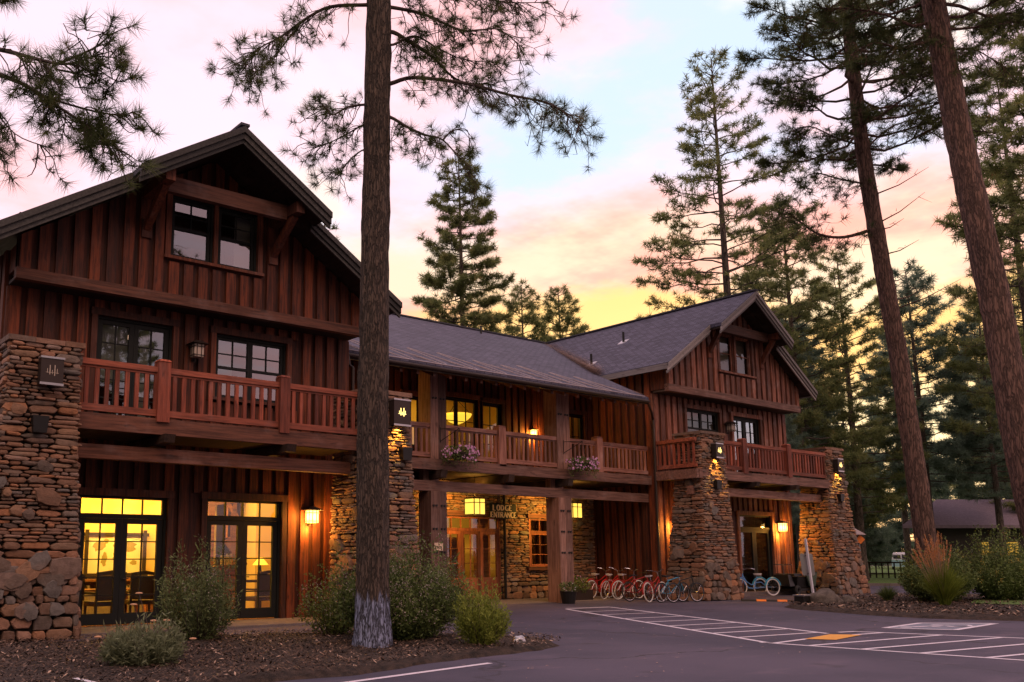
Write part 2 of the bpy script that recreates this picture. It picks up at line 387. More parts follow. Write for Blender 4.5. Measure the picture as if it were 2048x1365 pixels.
class MB:
    def __init__(s): s.v = []; s.f = []; s.t = []
    def add(s, vs, fs, tone=None):
        if tone is None: tone = rnd.random()
        b = len(s.v); s.v.extend([tuple(p) for p in vs]); s.t.extend([tone] * len(vs))
        s.f.extend([tuple(i + b for i in f) for f in fs]); return s
    def hexa(s, p, tone=None):
        return s.add(p, [(0, 3, 2, 1), (4, 5, 6, 7), (0, 1, 5, 4), (1, 2, 6, 5), (2, 3, 7, 6), (3, 0, 4, 7)], tone)
    def box(s, x0, x1, y0, y1, z0, z1, tone=None):
        return s.hexa([(x0, y0, z0), (x1, y0, z0), (x1, y1, z0), (x0, y1, z0), (x0, y0, z1), (x1, y0, z1), (x1, y1, z1), (x0, y1, z1)], tone)
    def beam(s, a, b, w, h, tone=None, up=(0, 0, 1)):
        a = Vector(a); b = Vector(b); d = (b - a).normalized(); sd = d.cross(Vector(up)).normalized(); u = sd.cross(d)
        p = []
        for q in (a, b):
            p += [q - sd * w / 2 - u * h / 2, q + sd * w / 2 - u * h / 2, q + sd * w / 2 + u * h / 2, q - sd * w / 2 + u * h / 2]
        return s.hexa(p, tone)
    def tube(s, pts, rad, n=8, tone=None, caps=True):
        pts = [Vector(p) for p in pts]
        if not hasattr(rad, '__len__'): rad = [rad] * len(pts)
        vs = []; fs = []
        prev = None
        for i, p in enumerate(pts):
            d = (pts[min(i + 1, len(pts) - 1)] - pts[max(i - 1, 0)])
            if d.length < 1e-9: d = Vector((0, 0, 1))
            d.normalize()
            if prev is None:
                a = d.cross(Vector((0, 0, 1)))
                if a.length < .1: a = d.cross(Vector((1, 0, 0)))
            else:
                a = prev - d * prev.dot(d)
            a.normalize(); prev = a; c = d.cross(a)
            for k in range(n):
                g = 2 * math.pi * k / n
                vs.append(p + (a * math.cos(g) + c * math.sin(g)) * rad[i])
        for i in range(len(pts) - 1):
            for k in range(n):
                fs.append((i * n + k, i * n + (k + 1) % n, (i + 1) * n + (k + 1) % n, (i + 1) * n + k))
        if caps: fs += [tuple(range(n))[::-1], tuple(range((len(pts) - 1) * n, len(pts) * n))]
        return s.add(vs, fs, tone)
    def ring(s, c, r, t, axis='y', n=24, m=6, tone=None, arc=(0, 360), squash=1.0):
        c = Vector(c); a0, a1 = R(arc[0]), R(arc[1]); full = abs(arc[1] - arc[0]) >= 359.9
        cnt = n if full else n + 1
        vs = []; fs = []
        for i in range(cnt):
            g = a0 + (a1 - a0) * i / n
            for k in range(m):
                h = 2 * math.pi * k / m; rr = r + t * math.cos(h); w = t * math.sin(h) * squash
                q = {'y': (rr * math.cos(g), w, rr * math.sin(g)), 'z': (rr * math.cos(g), rr * math.sin(g), w), 'x': (w, rr * math.cos(g), rr * math.sin(g))}[axis]
                vs.append(c + Vector(q))
        for i in range(cnt if full else cnt - 1):
            j = (i + 1) % cnt
            for k in range(m): fs.append((i * m + k, i * m + (k + 1) % m, j * m + (k + 1) % m, j * m + k))
        return s.add(vs, fs, tone)
    def lathe(s, c, prof, n=20, tone=None):
        c = Vector(c); vs = []; fs = []
        for r, z in prof:
            for k in range(n):
                g = 2 * math.pi * k / n; vs.append(c + Vector((r * math.cos(g), r * math.sin(g), z)))
        for i in range(len(prof) - 1):
            for k in range(n): fs.append((i * n + k, i * n + (k + 1) % n, (i + 1) * n + (k + 1) % n, (i + 1) * n + k))
        fs += [tuple(range(n))[::-1], tuple(range((len(prof) - 1) * n, len(prof) * n))]
        return s.add(vs, fs, tone)
    def poly(s, pts, thick=0.0, tone=None, up=(0, 0, 1)):
        n = len(pts); u = Vector(up) * thick
        if not thick: return s.add(pts, [tuple(range(n))], tone)
        vs = [Vector(p) for p in pts] + [Vector(p) - u for p in pts]
        fs = [tuple(range(n)), tuple(range(2 * n - 1, n - 1, -1))] + [(i, i + n, (i + 1) % n + n, (i + 1) % n) for i in range(n)]
        return s.add(vs, fs, tone)
    def build(s, name, mat, parent=None, smooth=False, origin=None):
        me = bpy.data.meshes.new(name)
        vs = s.v
        if origin is not None: vs = [(x - origin[0], y - origin[1], z - origin[2]) for x, y, z in vs]
        me.from_pydata(vs, [], s.f)
        a = me.attributes.new('tone', 'FLOAT', 'POINT'); a.data.foreach_set('value', s.t)
        me.materials.append(mat)
        if smooth: me.polygons.foreach_set('use_smooth', [True] * len(me.polygons))
        me.update()
        o = bpy.data.objects.new(name, me); col.objects.link(o)
        if origin is not None: o.location = origin
        fix_parent(o, parent)
        return o

def tri_obj(name, V, tone, mat, parent=None):
    """V (n,3,3) triangles, tone (n,)"""
    V = np.asarray(V, dtype=np.float32); n = len(V)
    me = bpy.data.meshes.new(name)
    me.vertices.add(n * 3); me.vertices.foreach_set('co', V.reshape(-1))
    me.loops.add(n * 3); me.loops.foreach_set('vertex_index', np.arange(n * 3, dtype=np.int32))
    me.polygons.add(n); me.polygons.foreach_set('loop_start', np.arange(0, n * 3, 3, dtype=np.int32))
    me.update(calc_edges=True); me.validate()
    a = me.attributes.new('tone', 'FLOAT', 'POINT'); a.data.foreach_set('value', np.repeat(np.asarray(tone, dtype=np.float32), 3))
    me.materials.append(mat)
    o = bpy.data.objects.new(name, me); col.objects.link(o); fix_parent(o, parent)
    return o

def empty(name, loc=(0, 0, 0)):
    o = bpy.data.objects.new(name, None); o.location = loc; o.empty_display_size = .2
    col.objects.link(o); return o

def tag(o, label=None, cat=None, group=None, kind=None):
    if label: o['label'] = label
    if cat: o['category'] = cat
    if group: o['group'] = group
    if kind: o['kind'] = kind
    return o

def kids(o): return [c for c in col.objects if c.parent == o]
def copy_tree(o, parent=None):
    c = o.copy(); col.objects.link(c)
    if parent is not None:
        c.parent = parent; c.matrix_parent_inverse = o.matrix_parent_inverse.copy()
    for ch in list(kids(o)): copy_tree(ch, c)
    return c

# ------------------------------------------------------------------ ground, asphalt, beds
def sheet(name, pts, z, mat, kind='structure'):
    o = MB().poly([(x, y, z) for x, y in pts]).build(name, mat); tag(o, kind=kind); return o
sheet('ground', [(-900, -900), (1200, -900), (1200, 1200), (-900, 1200)], -.03, M['dirt'])
sheet('car_park', [(-60, -60), (90, -60), (90, 2), (52, 20.5), (48.9, 24.4), (46, 40), (14, 40), (4.6, 19.9), (-60, 19.9)], 0.0, M['asphalt'])
lawn = sheet('lawn', [(48.9, 24.5), (51, 22.8), (60, 16), (90, 3), (140, 30), (140, 75), (48, 60)], .012, M['lawn'])

def inside(px, py, poly):
    c = False; n = len(poly); j = n - 1
    for i in range(n):
        xi, yi = poly[i]; xj, yj = poly[j]
        if (yi > py) != (yj > py) and px < (xj - xi) * (py - yi) / (yj - yi) + xi: c = not c
        j = i
    return c
def edist(px, py, poly):
    d = 1e9; n = len(poly)
    for i in range(n):
        ax, ay = poly[i]; bx, by = poly[(i + 1) % n]
        vx, vy = bx - ax, by - ay; t = max(0, min(1, ((px - ax) * vx + (py - ay) * vy) / (vx * vx + vy * vy)))
        d = min(d, math.hypot(px - ax - t * vx, py - ay - t * vy))
    return d
def bed(name, poly, hgt, step, mat, seed=0):
    r = random.Random(seed)
    xs = [p[0] for p in poly]; ys = [p[1] for p in poly]
    # outline ring plus inset rings, centre filled as grid-free fan rows
    n = len(poly); cx = sum(xs) / n; cy = sum(ys) / n
    dense = []
    for i in range(n):
        a = poly[i]; b = poly[(i + 1) % n]; k = max(1, int(math.hypot(a[0] - b[0], a[1] - b[1]) / step))
        for q in range(k): dense.append((a[0] + (b[0] - a[0]) * q / k, a[1] + (b[1] - a[1]) * q / k))
    m = len(dense); vs = []; fs = []
    rings = [(0, -.02), (.03, .045), (.08, .08), (.18, hgt * .9), (.32, hgt), (.5, hgt), (.7, hgt), (.88, hgt)]
    for ri, (s_, z) in enumerate(rings):
        for x, y in dense:
            jx, jy = (r.uniform(-.05, .05), r.uniform(-.05, .05)) if ri < 3 else (0, 0)
            vs.append((x + (cx - x) * s_ + jx, y + (cy - y) * s_ + jy, z + (r.uniform(-.02, .025) if ri > 0 else 0)))
    for ri in range(len(rings) - 1):
        for k in range(m): fs.append((ri * m + k, ri * m + (k + 1) % m, (ri + 1) * m + (k + 1) % m, (ri + 1) * m + k))
    vs.append((cx, cy, hgt)); b0 = (len(rings) - 1) * m
    for k in range(m): fs.append((b0 + k, b0 + (k + 1) % m, len(vs) - 1))
    o = MB().add(vs, fs).build(name, mat, smooth=True); tag(o, kind='structure'); return o
BED1 = [(-6, 8.6), (2.0, 9.3), (5.54, 10.35), (7.1, 10.26), (8.63, 10.75), (10.09, 10.95), (11.3, 11.1), (12.1, 11.45), (12.55, 12.1), (12.5, 12.9), (12.0, 14.2), (11.3, 15.0), (10.06, 15.4), (8.3, 16.3), (5.84, 16.9), (2, 17.2), (-6, 17.2)]
BED2 = [(25.5, 14.9), (26.4, 15.9), (29.7, 17.1), (33.3, 17.7), (37, 17.6), (45, 14), (48, 4), (30, 2), (26.3, 5), (25.4, 9.1), (24.5, 10.9), (24.64, 12.4)]
bed('planting_bed', BED1, .10, .35, M['mulch'], 1)
bed('planting_island', BED2, .12, .5, M['mulch'], 2)
sheet('island_lawn', [(30.6, 12.3), (31.0, 10.2), (32.5, 6), (44, 5), (44, 12.6), (36, 13.4), (33.4, 13.3)], .145, M['lawn'])

def scatter(name, poly, n, z, size, mat, seed, reg=None, flat=.6, label_kind='stuff', xr=None):
    g = np.random.default_rng(seed); P = []
    xs = [p[0] for p in poly]; ys = [p[1] for p in poly]
    while len(P) < n:
        x, y = g.uniform(min(xs), max(xs)), g.uniform(min(ys), max(ys))
        if reg and not (reg[0] < x < reg[1] and reg[2] < y < reg[3]): continue
        if inside(x, y, poly): P.append((x, y, z + g.uniform(-.01, .03)))
    P = np.array(P); n = len(P)
    a = g.uniform(0, 2 * np.pi, n); L = size * g.uniform(.4, 1.6, n); w = L * g.uniform(.12, .4, n)
    d = np.stack([np.cos(a), np.sin(a), g.uniform(-flat, flat, n)], 1) * L[:, None]
    s = np.stack([-np.sin(a), np.cos(a), g.uniform(-flat, flat, n)], 1) * w[:, None]
    T = np.concatenate([np.stack([P - d, P + d, P + s], 1), np.stack([P - d, P + d, P - s], 1)], 0)
    tn = g.random(n); o = tri_obj(name, T, np.concatenate([tn, tn]), mat); tag(o, kind=label_kind); return o
scatter('bark_chips', BED1, 26000, .115, .030, M['chips'], 3, reg=(1, 13, 8, 17.5))
scatter('bark_chips', BED2, 15000, .13, .05, M['chips'], 4, reg=(24, 37, 6, 18))
scatter('pine_litter', [(2, 6), (16, 8), (26, 12), (28, 20), (16, 20), (2, 12)], 500, .008, .035, M['needles_dead'], 5, flat=.05)

# slab edges by the left wing, concrete apron at the entrance
tag(MB().box(4.0, 13.2, 18.25, 20, -.02, .05).build('porch_slab', M['concrete']), kind='structure')
tag(MB().box(13.2, 27.8, 21.9, 24.5, -.02, .012).build('entrance_apron', M['concrete']), kind='structure')
tag(MB().box(29.9, 37.0, 20.9, 21.5, -.02, .15).build('door_step', M['concrete']), kind='structure')
k = MB(); kp = [(48.7, 24.6), (49.6, 23.75), (51, 22.6), (56, 18.6), (64, 14)]
for a, b in zip(kp, kp[1:]): k.beam((*a, .06), (*b, .06), .18, .14)
tag(k.build('kerb', M['concrete']), kind='structure')

# painted markings
def line(mb, a, b, w, z=.005):
    a = Vector((*a, 0)); b = Vector((*b, 0)); d = (b - a).normalized(); s = Vector((-d.y, d.x, 0)) * w / 2; u = Vector((0, 0, z))
    mb.add([a - s + u, b - s + u, b + s + u, a + s + u], [(0, 1, 2, 3)])
mk = MB()
A0, A1 = (20.34, 19.05), (15.44, 9.57)
line(mk, A0, A1, .12); line(mk, (22.2, 19.0), (18.23, 10.02), .12, .006)
for a in ((20.62, 19.35), (19.74, 17.89), (19.11, 16.68), (18.42, 15.34), (17.86, 14.25), (17.31, 13.18), (16.81, 12.23), (16.4, 11.43), (15.95, 10.56)):
    t = (19.0 - (a[1] - .25)) / 8.98
    bx = 22.2 - 3.97 * t; line(mk, a, (bx, a[1] - .28), .10, .007)
line(mk, A0, (22.2, 19.0), .10, .0075)
tag(mk.build('painted_walkway_lines', M['paint']), kind='structure')
mk = MB()
line(mk, (15.42, 9.75), (16.5, 2.0), .12); line(mk, (18.7, 10.05), (19.2, 9.95), .12, .0062); line(mk, (19.16, 9.96), (22.6, 1.0), .12, .006)
line(mk, (15.42, 9.5), (16.85, 9.63), .10, .007); line(mk, (18.35, 9.56), (19.4, 9.45), .10, .007)
for i, (a, b) in enumerate((((15.55, 8.89), (19.65, 8.5)), ((15.65, 8.03), (19.97, 7.56)), ((15.78, 7.15), (20.3, 6.6)), ((15.9, 6.24), (20.65, 5.65)), ((16.0, 5.35), (21.0, 4.7)), ((16.15, 4.4), (21.35, 3.75)))):
    line(mk, a, b, .10, .0072)
tag(mk.build('painted_access_aisle', M['paint']), kind='structure')
tag(sheet('tactile_pad', [(16.66, 9.62), (18.04, 9.87), (18.43, 9.43), (16.95, 9.17)], .011, M['paint_y']), kind='structure')
ada = [(20.58, 10.04), (22.78, 10.26), (24.0, 9.16), (21.23, 8.89)]
sheet('parking_symbol_field', [(x, y) for x, y in ada], .005, M['paint_b'])
mk = MB()
for a, b in zip(ada, ada[1:] + ada[:1]): line(mk, a, b, .13, .009)
c0 = Vector((22.1, 9.6, .010)); ux = Vector((-.25, -.97, 0)); uy = Vector((-.97, .25, 0))
def sy(x, y): return c0 + ux * x + uy * y
def sline(p, q, w): a = sy(*p); b = sy(*q); line(mk, (a.x, a.y), (b.x, b.y), w, .0105)
for i in range(16):
    g0, g1 = R(-200 + i * 15), R(-185 + i * 15)
    sline((.30 * math.cos(g0), -.35 + .55 * math.sin(g0)), (.30 * math.cos(g1), -.35 + .55 * math.sin(g1)), .09)
sline((-.02, .75), (-.02, -.2), .12); sline((-.02, .25), (.25, .25), .09); sline((0, -.2), (.28, -.2), .1); sline((.26, -.2), (.38, -.9), .1)
mk.add([sy(-.02 + .1 * math.cos(R(a)), .95 + .16 * math.sin(R(a))) for a in range(0, 360, 30)], [tuple(range(12))])
tag(mk.build('parking_symbol', M['paint']), kind='structure')
mk = MB(); line(mk, (3.9, 9.32), (9.31, 10.25), .11); tag(mk.build('bay_line', M['paint']), kind='structure')
mk = MB(); line(mk, (3.585, 11.15), (3.66, 10.4), .07, .135); tag(mk.build('bed_edge_strip', M['white']), kind='structure')

# ================================================================== THE LODGE
lodge = empty('lodge_building', (8.9, 20, 0))
tag(lodge, 'rustic red board and stone lodge with two gabled wings, balconies and lit windows', 'building')
XU, YU = Vector((1, 0, 0)), Vector((0, 1, 0))

def board_wall(mb, O, U, N, u0, u1, z0, topf, ops=(), bat=.36, bw=.225, th=.14, bd=.075, kinks=()):
    """boards with raised overlapping boards; O origin, U along, N outward"""
    O = Vector(O); U = Vector(U); N = Vector(N)
    P = lambda u, z, n: O + U * u + N * n + Vector((0, 0, z))
    cuts = sorted(set([u0, u1] + [c for o in ops for c in o[:2] if u0 < c < u1] + [k for k in kinks if u0 < k < u1]))
    for a, b in zip(cuts, cuts[1:]):
        m = (a + b) / 2; iv = [(z0, None)]
        for o in sorted([o for o in ops if o[0] < m < o[1]], key=lambda o: o[2]):
            last = iv.pop(); iv += [(last[0], o[2]), (o[3], None)]
        for lo, hi in iv:
            za, zb = (topf(a), topf(b)) if hi is None else (hi, hi)
            if min(za, zb) - lo < .01: continue
            mb.hexa([P(a, lo, -th), P(b, lo, -th), P(b, lo, 0), P(a, lo, 0), P(a, za, -th), P(b, zb, -th), P(b, zb, 0), P(a, za, 0)], .0)  # lowest tone puts the shade of the recesses into the panel colour
    u = u0 + .03
    while u < u1 - .05:
        a, b = u, min(u + bw + rnd.uniform(-.012, .012), u1)
        iv = [(z0, None)]
        for o in sorted([o for o in ops if o[0] - .13 < b and o[1] + .13 > a], key=lambda o: o[2]):
            last = iv.pop(); iv += [(last[0], o[2] - .13), (o[3] + .13, None)]
        for lo, hi in iv:
            za, zb = (topf(a), topf(b)) if hi is None else (hi, hi)
            if min(za, zb) - lo > .04:
                mb.hexa([P(a, lo, .002), P(b, lo, .002), P(b, lo, bd), P(a, lo, bd), P(a, za, .002), P(b, zb, .002), P(b, zb, bd), P(a, za, bd)])
        u += bat
    return mb

def casing(mb, O, U, N, ua, ub, za, zb, w=.13, d=.095, sill=True):
    O = Vector(O); U = Vector(U); N = Vector(N)
    def bx(a, b, lo, hi, n0, n1):
        P = lambda u, z, n: O + U * u + N * n + Vector((0, 0, z))
        mb.hexa([P(a, lo, n0), P(b, lo, n0), P(b, lo, n1), P(a, lo, n1), P(a, hi, n0), P(b, hi, n0), P(b, hi, n1), P(a, hi, n1)])
    bx(ua - w, ua, za, zb, .001, d); bx(ub, ub + w, za, zb, .001, d); bx(ua - w - .02, ub + w + .02, zb, zb + w + .03, .001, d + .01)
    if sill: bx(ua - w - .03, ub + w + .03, za - .07, za, .001, d + .05)

def glazed(name, O, U, N, ua, ub, za, zb, leaves, cols, rows, mat, pane, transom=0, stile=.11, rec=.05, bottom=None, tcols=4, top_only=False, handle=False, blind=None, label=None):
    """window or door unit: frame mesh with muntins, pane child, optional handle and blind children"""
    O = Vector(O); U = Vector(U); N = Vector(N)
    P = lambda u, z, n: O + U * u + N * n + Vector((0, 0, z))
    f = MB(); g = MB()
    def bx(m, a, b, lo, hi, n0, n1): m.hexa([P(a, lo, n0), P(b, lo, n0), P(b, lo, n1), P(a, lo, n1), P(a, hi, n0), P(b, hi, n0), P(b, hi, n1), P(a, hi, n1)])
    n0, n1 = -rec - .07, -rec
    fr = .055
    bx(f, ua, ua + fr, za, zb, -.13, -.01); bx(f, ub - fr, ub, za, zb, -.13, -.01); bx(f, ua + fr, ub - fr, zb - fr, zb, -.13, -.01)
    if bottom is None: bx(f, ua + fr, ub - fr, za, za + fr, -.13, -.005); bottom = stile * .6
    ztop = zb - fr
    if transom:
        zt = zb - fr - transom
        bx(f, ua + fr, ub - fr, zt - .10, zt, -.12, -.012)
        a, b = ua + fr + .03, ub - fr - .03
        bx(f, ua + fr, a, zt, ztop, n0, n1); bx(f, b, ub - fr, zt, ztop, n0, n1)
        for k in range(1, tcols):
            x = a + (b - a) * k / tcols; bx(f, x - .014, x + .014, zt, ztop, n0 + .02, n1)
        g.add([P(a, zt, n0 + .03), P(b, zt, n0 + .03), P(b, ztop, n0 + .03), P(a, ztop, n0 + .03)], [(0, 1, 2, 3)])
        ztop = zt - .10
    zl = za + (.02 if bottom > .1 else fr)
    wl = (ub - ua - 2 * fr) / leaves
    for i in range(leaves):
        a, b = ua + fr + wl * i, ua + fr + wl * (i + 1)
        bx(f, a + .003, a + stile, zl, ztop - .003, n0, n1); bx(f, b - stile, b - .003, zl, ztop - .003, n0, n1)
        bx(f, a + stile, b - stile, ztop - stile * .9, ztop - .003, n0 + .001, n1 - .001); bx(f, a + stile, b - stile, zl, zl + bottom, n0 + .001, n1 - .001)
        ga, gb, gl, gh = a + stile, b - stile, zl + bottom, ztop - stile * .9
        if top_only:
            mid = (gl + gh) / 2; bx(f, ga, gb, mid - .03, mid + .03, n0 + .002, n1 + .004); lo = mid
            bx(f, (ga + gb) / 2 - .012, (ga + gb) / 2 + .012, mid, gh, n0 + .02, n1 - .01); bx(f, ga, gb, (mid + gh) / 2 - .012, (mid + gh) / 2 + .012, n0 + .021, n1 - .011)
        else:
            for k in range(1, cols):
                x = ga + (gb - ga) * k / cols; bx(f, x - .013, x + .013, gl, gh, n0 + .02, n1 - .01)
            for k in range(1, rows):
                z = gl + (gh - gl) * k / rows; bx(f, ga, gb, z - .012, z + .012, n0 + .021, n1 - .011)
        g.add([P(ga, gl, n0 + .03), P(gb, gl, n0 + .03), P(gb, gh, n0 + .03), P(ga, gh, n0 + .03)], [(0, 1, 2, 3)])
    o = f.build(name, mat, lodge)
    if label: o['label'] = label
    g.build('pane', pane, o)
    if handle:
        h = MB(); x = (ua + ub) / 2 + .05
        h.tube([P(x, za + 1.0, n1), P(x, za + 1.0, n1 + .06), P(x + .12, za + 1.0, n1 + .06)], .012, 6)
        h.build('handle', M['bronze'], o)
    if blind:
        bm = MB()
        for a, b, lo, hi in blind: bm.add([P(a, lo, -.22), P(b, lo, -.22), P(b, hi, -.22), P(a, hi, -.22)], [(0, 1, 2, 3)])
        bm.build('blind', M['blind'], o)
    return o

NF = (0, -1, 0)
# ---------------- left wing
LX0, LX1, LYW, LYG = 4.58, 13.2, 20.0, 19.35
def ltop(x): return 11.2 - .30 - .64 * abs(x - 8.89)
opsL = [(6.30, 8.31, .05, 2.85), (9.27, 11.28, .05, 2.87), (6.49, 8.28, 4.40, 6.87), (9.37, 11.34, 5.30, 6.87)]
mb = MB(); board_wall(mb, (0, LYW, 0), XU, NF, LX0, LX1, .0, lambda x: 7.22, opsL); mb.build('board_wall', M['siding'], lodge)
for o in opsL: mb = MB(); casing(mb, (0, LYW, 0), XU, NF, *o, sill=o[2] > 5); mb.build('casing', M['trimz'], lodge)
mb = MB()
mb.box(LX1 - .16, LX1 + .03, LYW - .06, LYW + .12, 0, 7.2); mb.build('corner_board', M['trimz'], lodge); mb = MB(); mb.box(LX0 - .03, LX0 + .16, LYW - .06, LYW + .12, 0, 7.2)
mb.build('corner_board', M['trimz'], lodge)
mb = MB(); board_wall(mb, (0, LYG, 0), XU, NF, LX0, LX1, 7.44, ltop, [(7.86, 10.10, 8.34, 9.83)], kinks=(8.89,)); mb.build('board_wall', M['siding'], lodge, )
mb = MB(); casing(mb, (0, LYG, 0), XU, NF, 7.86, 10.10, 8.34, 9.83); mb.build('casing', M['trimz'], lodge)
MB().box(LX0 - .03, LX1 + .03, LYG - .09, LYG + .10, 7.215, 7.45, .5).build('gable_beam', M['trimx'], lodge)
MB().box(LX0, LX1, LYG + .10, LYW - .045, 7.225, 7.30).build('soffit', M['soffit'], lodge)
mb = MB()
board_wall(mb, (LX1, 0, 0), YU, (1, 0, 0), LYW + .02, 31.2, 0, lambda y: 8.0)
mb.build('side_wall', M['siding'], lodge); mb = MB(); board_wall(mb, (LX0, 0, 0), YU, (-1, 0, 0), LYW + .02, 31.2, 0, lambda y: 8.0)
mb.build('side_wall', M['siding'], lodge); mb = MB(); board_wall(mb, (0, 31.3, 0), XU, (0, 1, 0), LX0, 36.7, 0, lambda x: 7.2)
mb.box(LX1 - .14, LX1, LYG + .02, LYW, 7.46, 8.0); mb.box(LX0, LX0 + .14, LYG + .02, LYW, 7.46, 8.0)
mb.box(LX0 + .14, LX1 - .14, LYW + .02, LYW + .1, 7.2, 8.9)
mb.build('side_wall', M['siding'], lodge)
ow = (0, LYW, 0)
glazed('french_door', ow, XU, NF, 6.30, 8.31, .05, 2.85, 2, 2, 5, M['dark_frame'], M['pane'], .33, .13, bottom=.24, handle=True)
glazed('french_door', ow, XU, NF, 9.27, 11.28, .05, 2.87, 2, 2, 5, M['dark_frame'], M['pane'], .33, .13, bottom=.24, handle=True)
glazed('french_door', ow, XU, NF, 6.49, 8.28, 4.40, 6.87, 2, 2, 5, M['dark_frame'], M['pane_r'], 0, .11, bottom=.2, handle=True, blind=[(6.6, 7.3, 5.45, 6.8), (7.6, 7.8, 4.6, 6.8)])
glazed('window', ow, XU, NF, 9.37, 11.34, 5.30, 6.87, 2, 2, 4, M['dark_frame'], M['pane_r'], 0, .07, top_only=True, blind=[(9.5, 9.95, 5.3, 6.8)])
glazed('window', (0, LYG, 0), XU, NF, 7.86, 8.94, 8.34, 9.83, 1, 2, 4, M['dark_frame'], M['pane_r'], 0, .07, top_only=True)
glazed('window', (0, LYG, 0), XU, NF, 9.04, 10.10, 8.34, 9.83, 1, 2, 4, M['dark_frame'], M['pane_r'], 0, .07, top_only=True, blind=[(9.6, 10.05, 8.4, 9.8)])
MB().box(8.94, 9.04, LYG - .07, LYG + .1, 8.34, 9.83).build('mullion', M['trimz'], lodge)
mb = MB()   # dark panels behind the upper windows, standing in for the dim rooms
for x0, x1, y, z0, z1 in ((6.3, 8.5, 20.2, 4.4, 6.95), (9.2, 11.5, 20.2, 5.1, 6.95), (7.7, 10.3, 19.55, 8.2, 9.9)):
    mb.box(x0, x1, y + 2.4, y + 2.5, z0 - .1, z1 + .1)
mb.build('dark_room_back', M['darkwood'], lodge)
M['upfloor'] = M['darkwood']
MB().box(LX0 + .15, LX1 - .15, LYW + .01, 31, 4.05, 4.30).build('upper_floor', M['inwood'], lodge)

def gable_roof(xc, zr, sl, yf_top, yf_low, yb, brk, half, yw, rakemat, mat):
    """stepped gable: upper part projects further than the lower part"""
    mb = MB(); T = .13
    for sg in (-1, 1):
        for d0, d1, y0 in ((0, brk, yf_top), (brk, half, yf_low)):
            a, b = xc + sg * d0, xc + sg * d1; za, zb = zr - sl * d0, zr - sl * d1
            p = [(a, y0, za), (b, y0, zb), (b, yb, zb), (a, yb, za)]
            if sg > 0: p = p[::-1]
            mb.poly(p, T)
    roof = mb.build('roof', mat, lodge)
    mb = MB()
    for sg in (-1, 1):
        for d0, d1, y0 in ((0, brk + .05, yf_top), (brk - .1, half + .02, yf_low)):
            for dz0, dz1, dy in ((.02, .16, -.035), (.16, .30, .012), (.30, .40, .06)):
                a, b = xc + sg * d0, xc + sg * d1; za, zb = zr - sl * d0, zr - sl * d1
                y = y0 + dy; w = .05
                mb.hexa([(a, y, za - dz1), (b, y, zb - dz1), (b, y + w, zb - dz1), (a, y + w, za - dz1), (a, y, za - dz0), (b, y, zb - dz0), (b, y + w, zb - dz0), (a, y + w, za - dz0)])
        # eave board along the depth
        b = xc + sg * half; zb = zr - sl * half
        mb.box(b - .03, b + .03, yf_low + .05, yb, zb - .24, zb - .03)
    mb.build('fascia', rakemat, roof)
    mb = MB()
    for sg in (-1, 1):
        a, b = xc, xc + sg * (half - .05); za, zb = zr - .17, zr - sl * (half - .05) - .17
        p = [(a, yf_low + .08, za), (b, yf_low + .08, zb), (b, yb, zb), (a, yb, za)]
        mb.poly(p if sg < 0 else p[::-1], .06)
        b = xc + sg * (brk - .03); zb = zr - sl * (brk - .03) - .17
        p = [(a, yf_top + .1, za), (b, yf_top + .1, zb), (b, yf_low + .07, zb), (a, yf_low + .07, za)]
        mb.poly(p if sg < 0 else p[::-1], .06)
    mb.build('soffit', M['soffit'], roof)
    mb = MB(); mb.beam((xc, yf_top - .03, zr + .02), (xc, yb, zr + .02), .22, .06)
    mb.build('ridge_cap', M['shingle_edge'], roof)
    return roof
gable_roof(8.89, 11.2, .64, 17.74, 18.40, 31.5, 2.31, 4.92, LYG, M['fascia'], M['roof_y'])

def bracket(xs, xc, yw, yf, zt, zf, tie):
    for sg in (-1, 1):
        x = xc + sg * xs
        m = MB(); m.box(x - .11, x + .11, yf, yw + .1, zt - .13, zt + .13)
        m.beam((x, yw - .06, zf), (x, yf + .28, zt - .12), .15, .17)
        m.box(x - .12, x + .12, yw - .13, yw - .04, zf - .22, zf + .2)
        m.build('roof_bracket', M['trimz'], lodge)
    m = MB(); m.box(xc - xs + .11, xc + xs - .11, yf + .45, yf + .60, zt - .20, zt + .16)
    m.build('tie_beam', M['trimx'], lodge)
bracket(1.62, 8.89, LYG, 17.95, 9.70, 8.85, True)

# ---------------- right wing
RX0, RX1, RYW, RYG = 27.9, 36.76, 21.5, 20.8
def rtop(x): return 11.89 - .30 - .68 * abs(x - 32.3)
opsR = [(32.96, 35.26, .15, 3.17), (29.86, 32.0, 5.75, 7.20), (32.92, 34.85, 4.62, 7.17)]
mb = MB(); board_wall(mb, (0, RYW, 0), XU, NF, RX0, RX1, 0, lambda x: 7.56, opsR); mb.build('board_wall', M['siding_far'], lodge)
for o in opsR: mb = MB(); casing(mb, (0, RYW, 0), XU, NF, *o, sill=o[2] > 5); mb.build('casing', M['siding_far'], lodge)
mb = MB()
mb.box(RX0 - .05, RX0 + .12, RYW - .06, RYW + .10, 0, 7.55); mb.build('corner_board', M['siding_far'], lodge); mb = MB(); mb.box(RX1 - .12, RX1 + .05, RYW - .06, RYW + .1, 0, 7.55)
mb.build('corner_board', M['siding_far'], lodge)
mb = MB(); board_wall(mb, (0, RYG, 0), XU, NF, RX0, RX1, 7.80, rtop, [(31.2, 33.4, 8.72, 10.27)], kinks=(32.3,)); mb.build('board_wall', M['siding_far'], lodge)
mb = MB(); casing(mb, (0, RYG, 0), XU, NF, 31.2, 33.4, 8.72, 10.27); mb.box(32.24, 32.36, RYG - .06, RYG + .1, 8.72, 10.27); mb.build('casing', M['siding_far'], lodge)
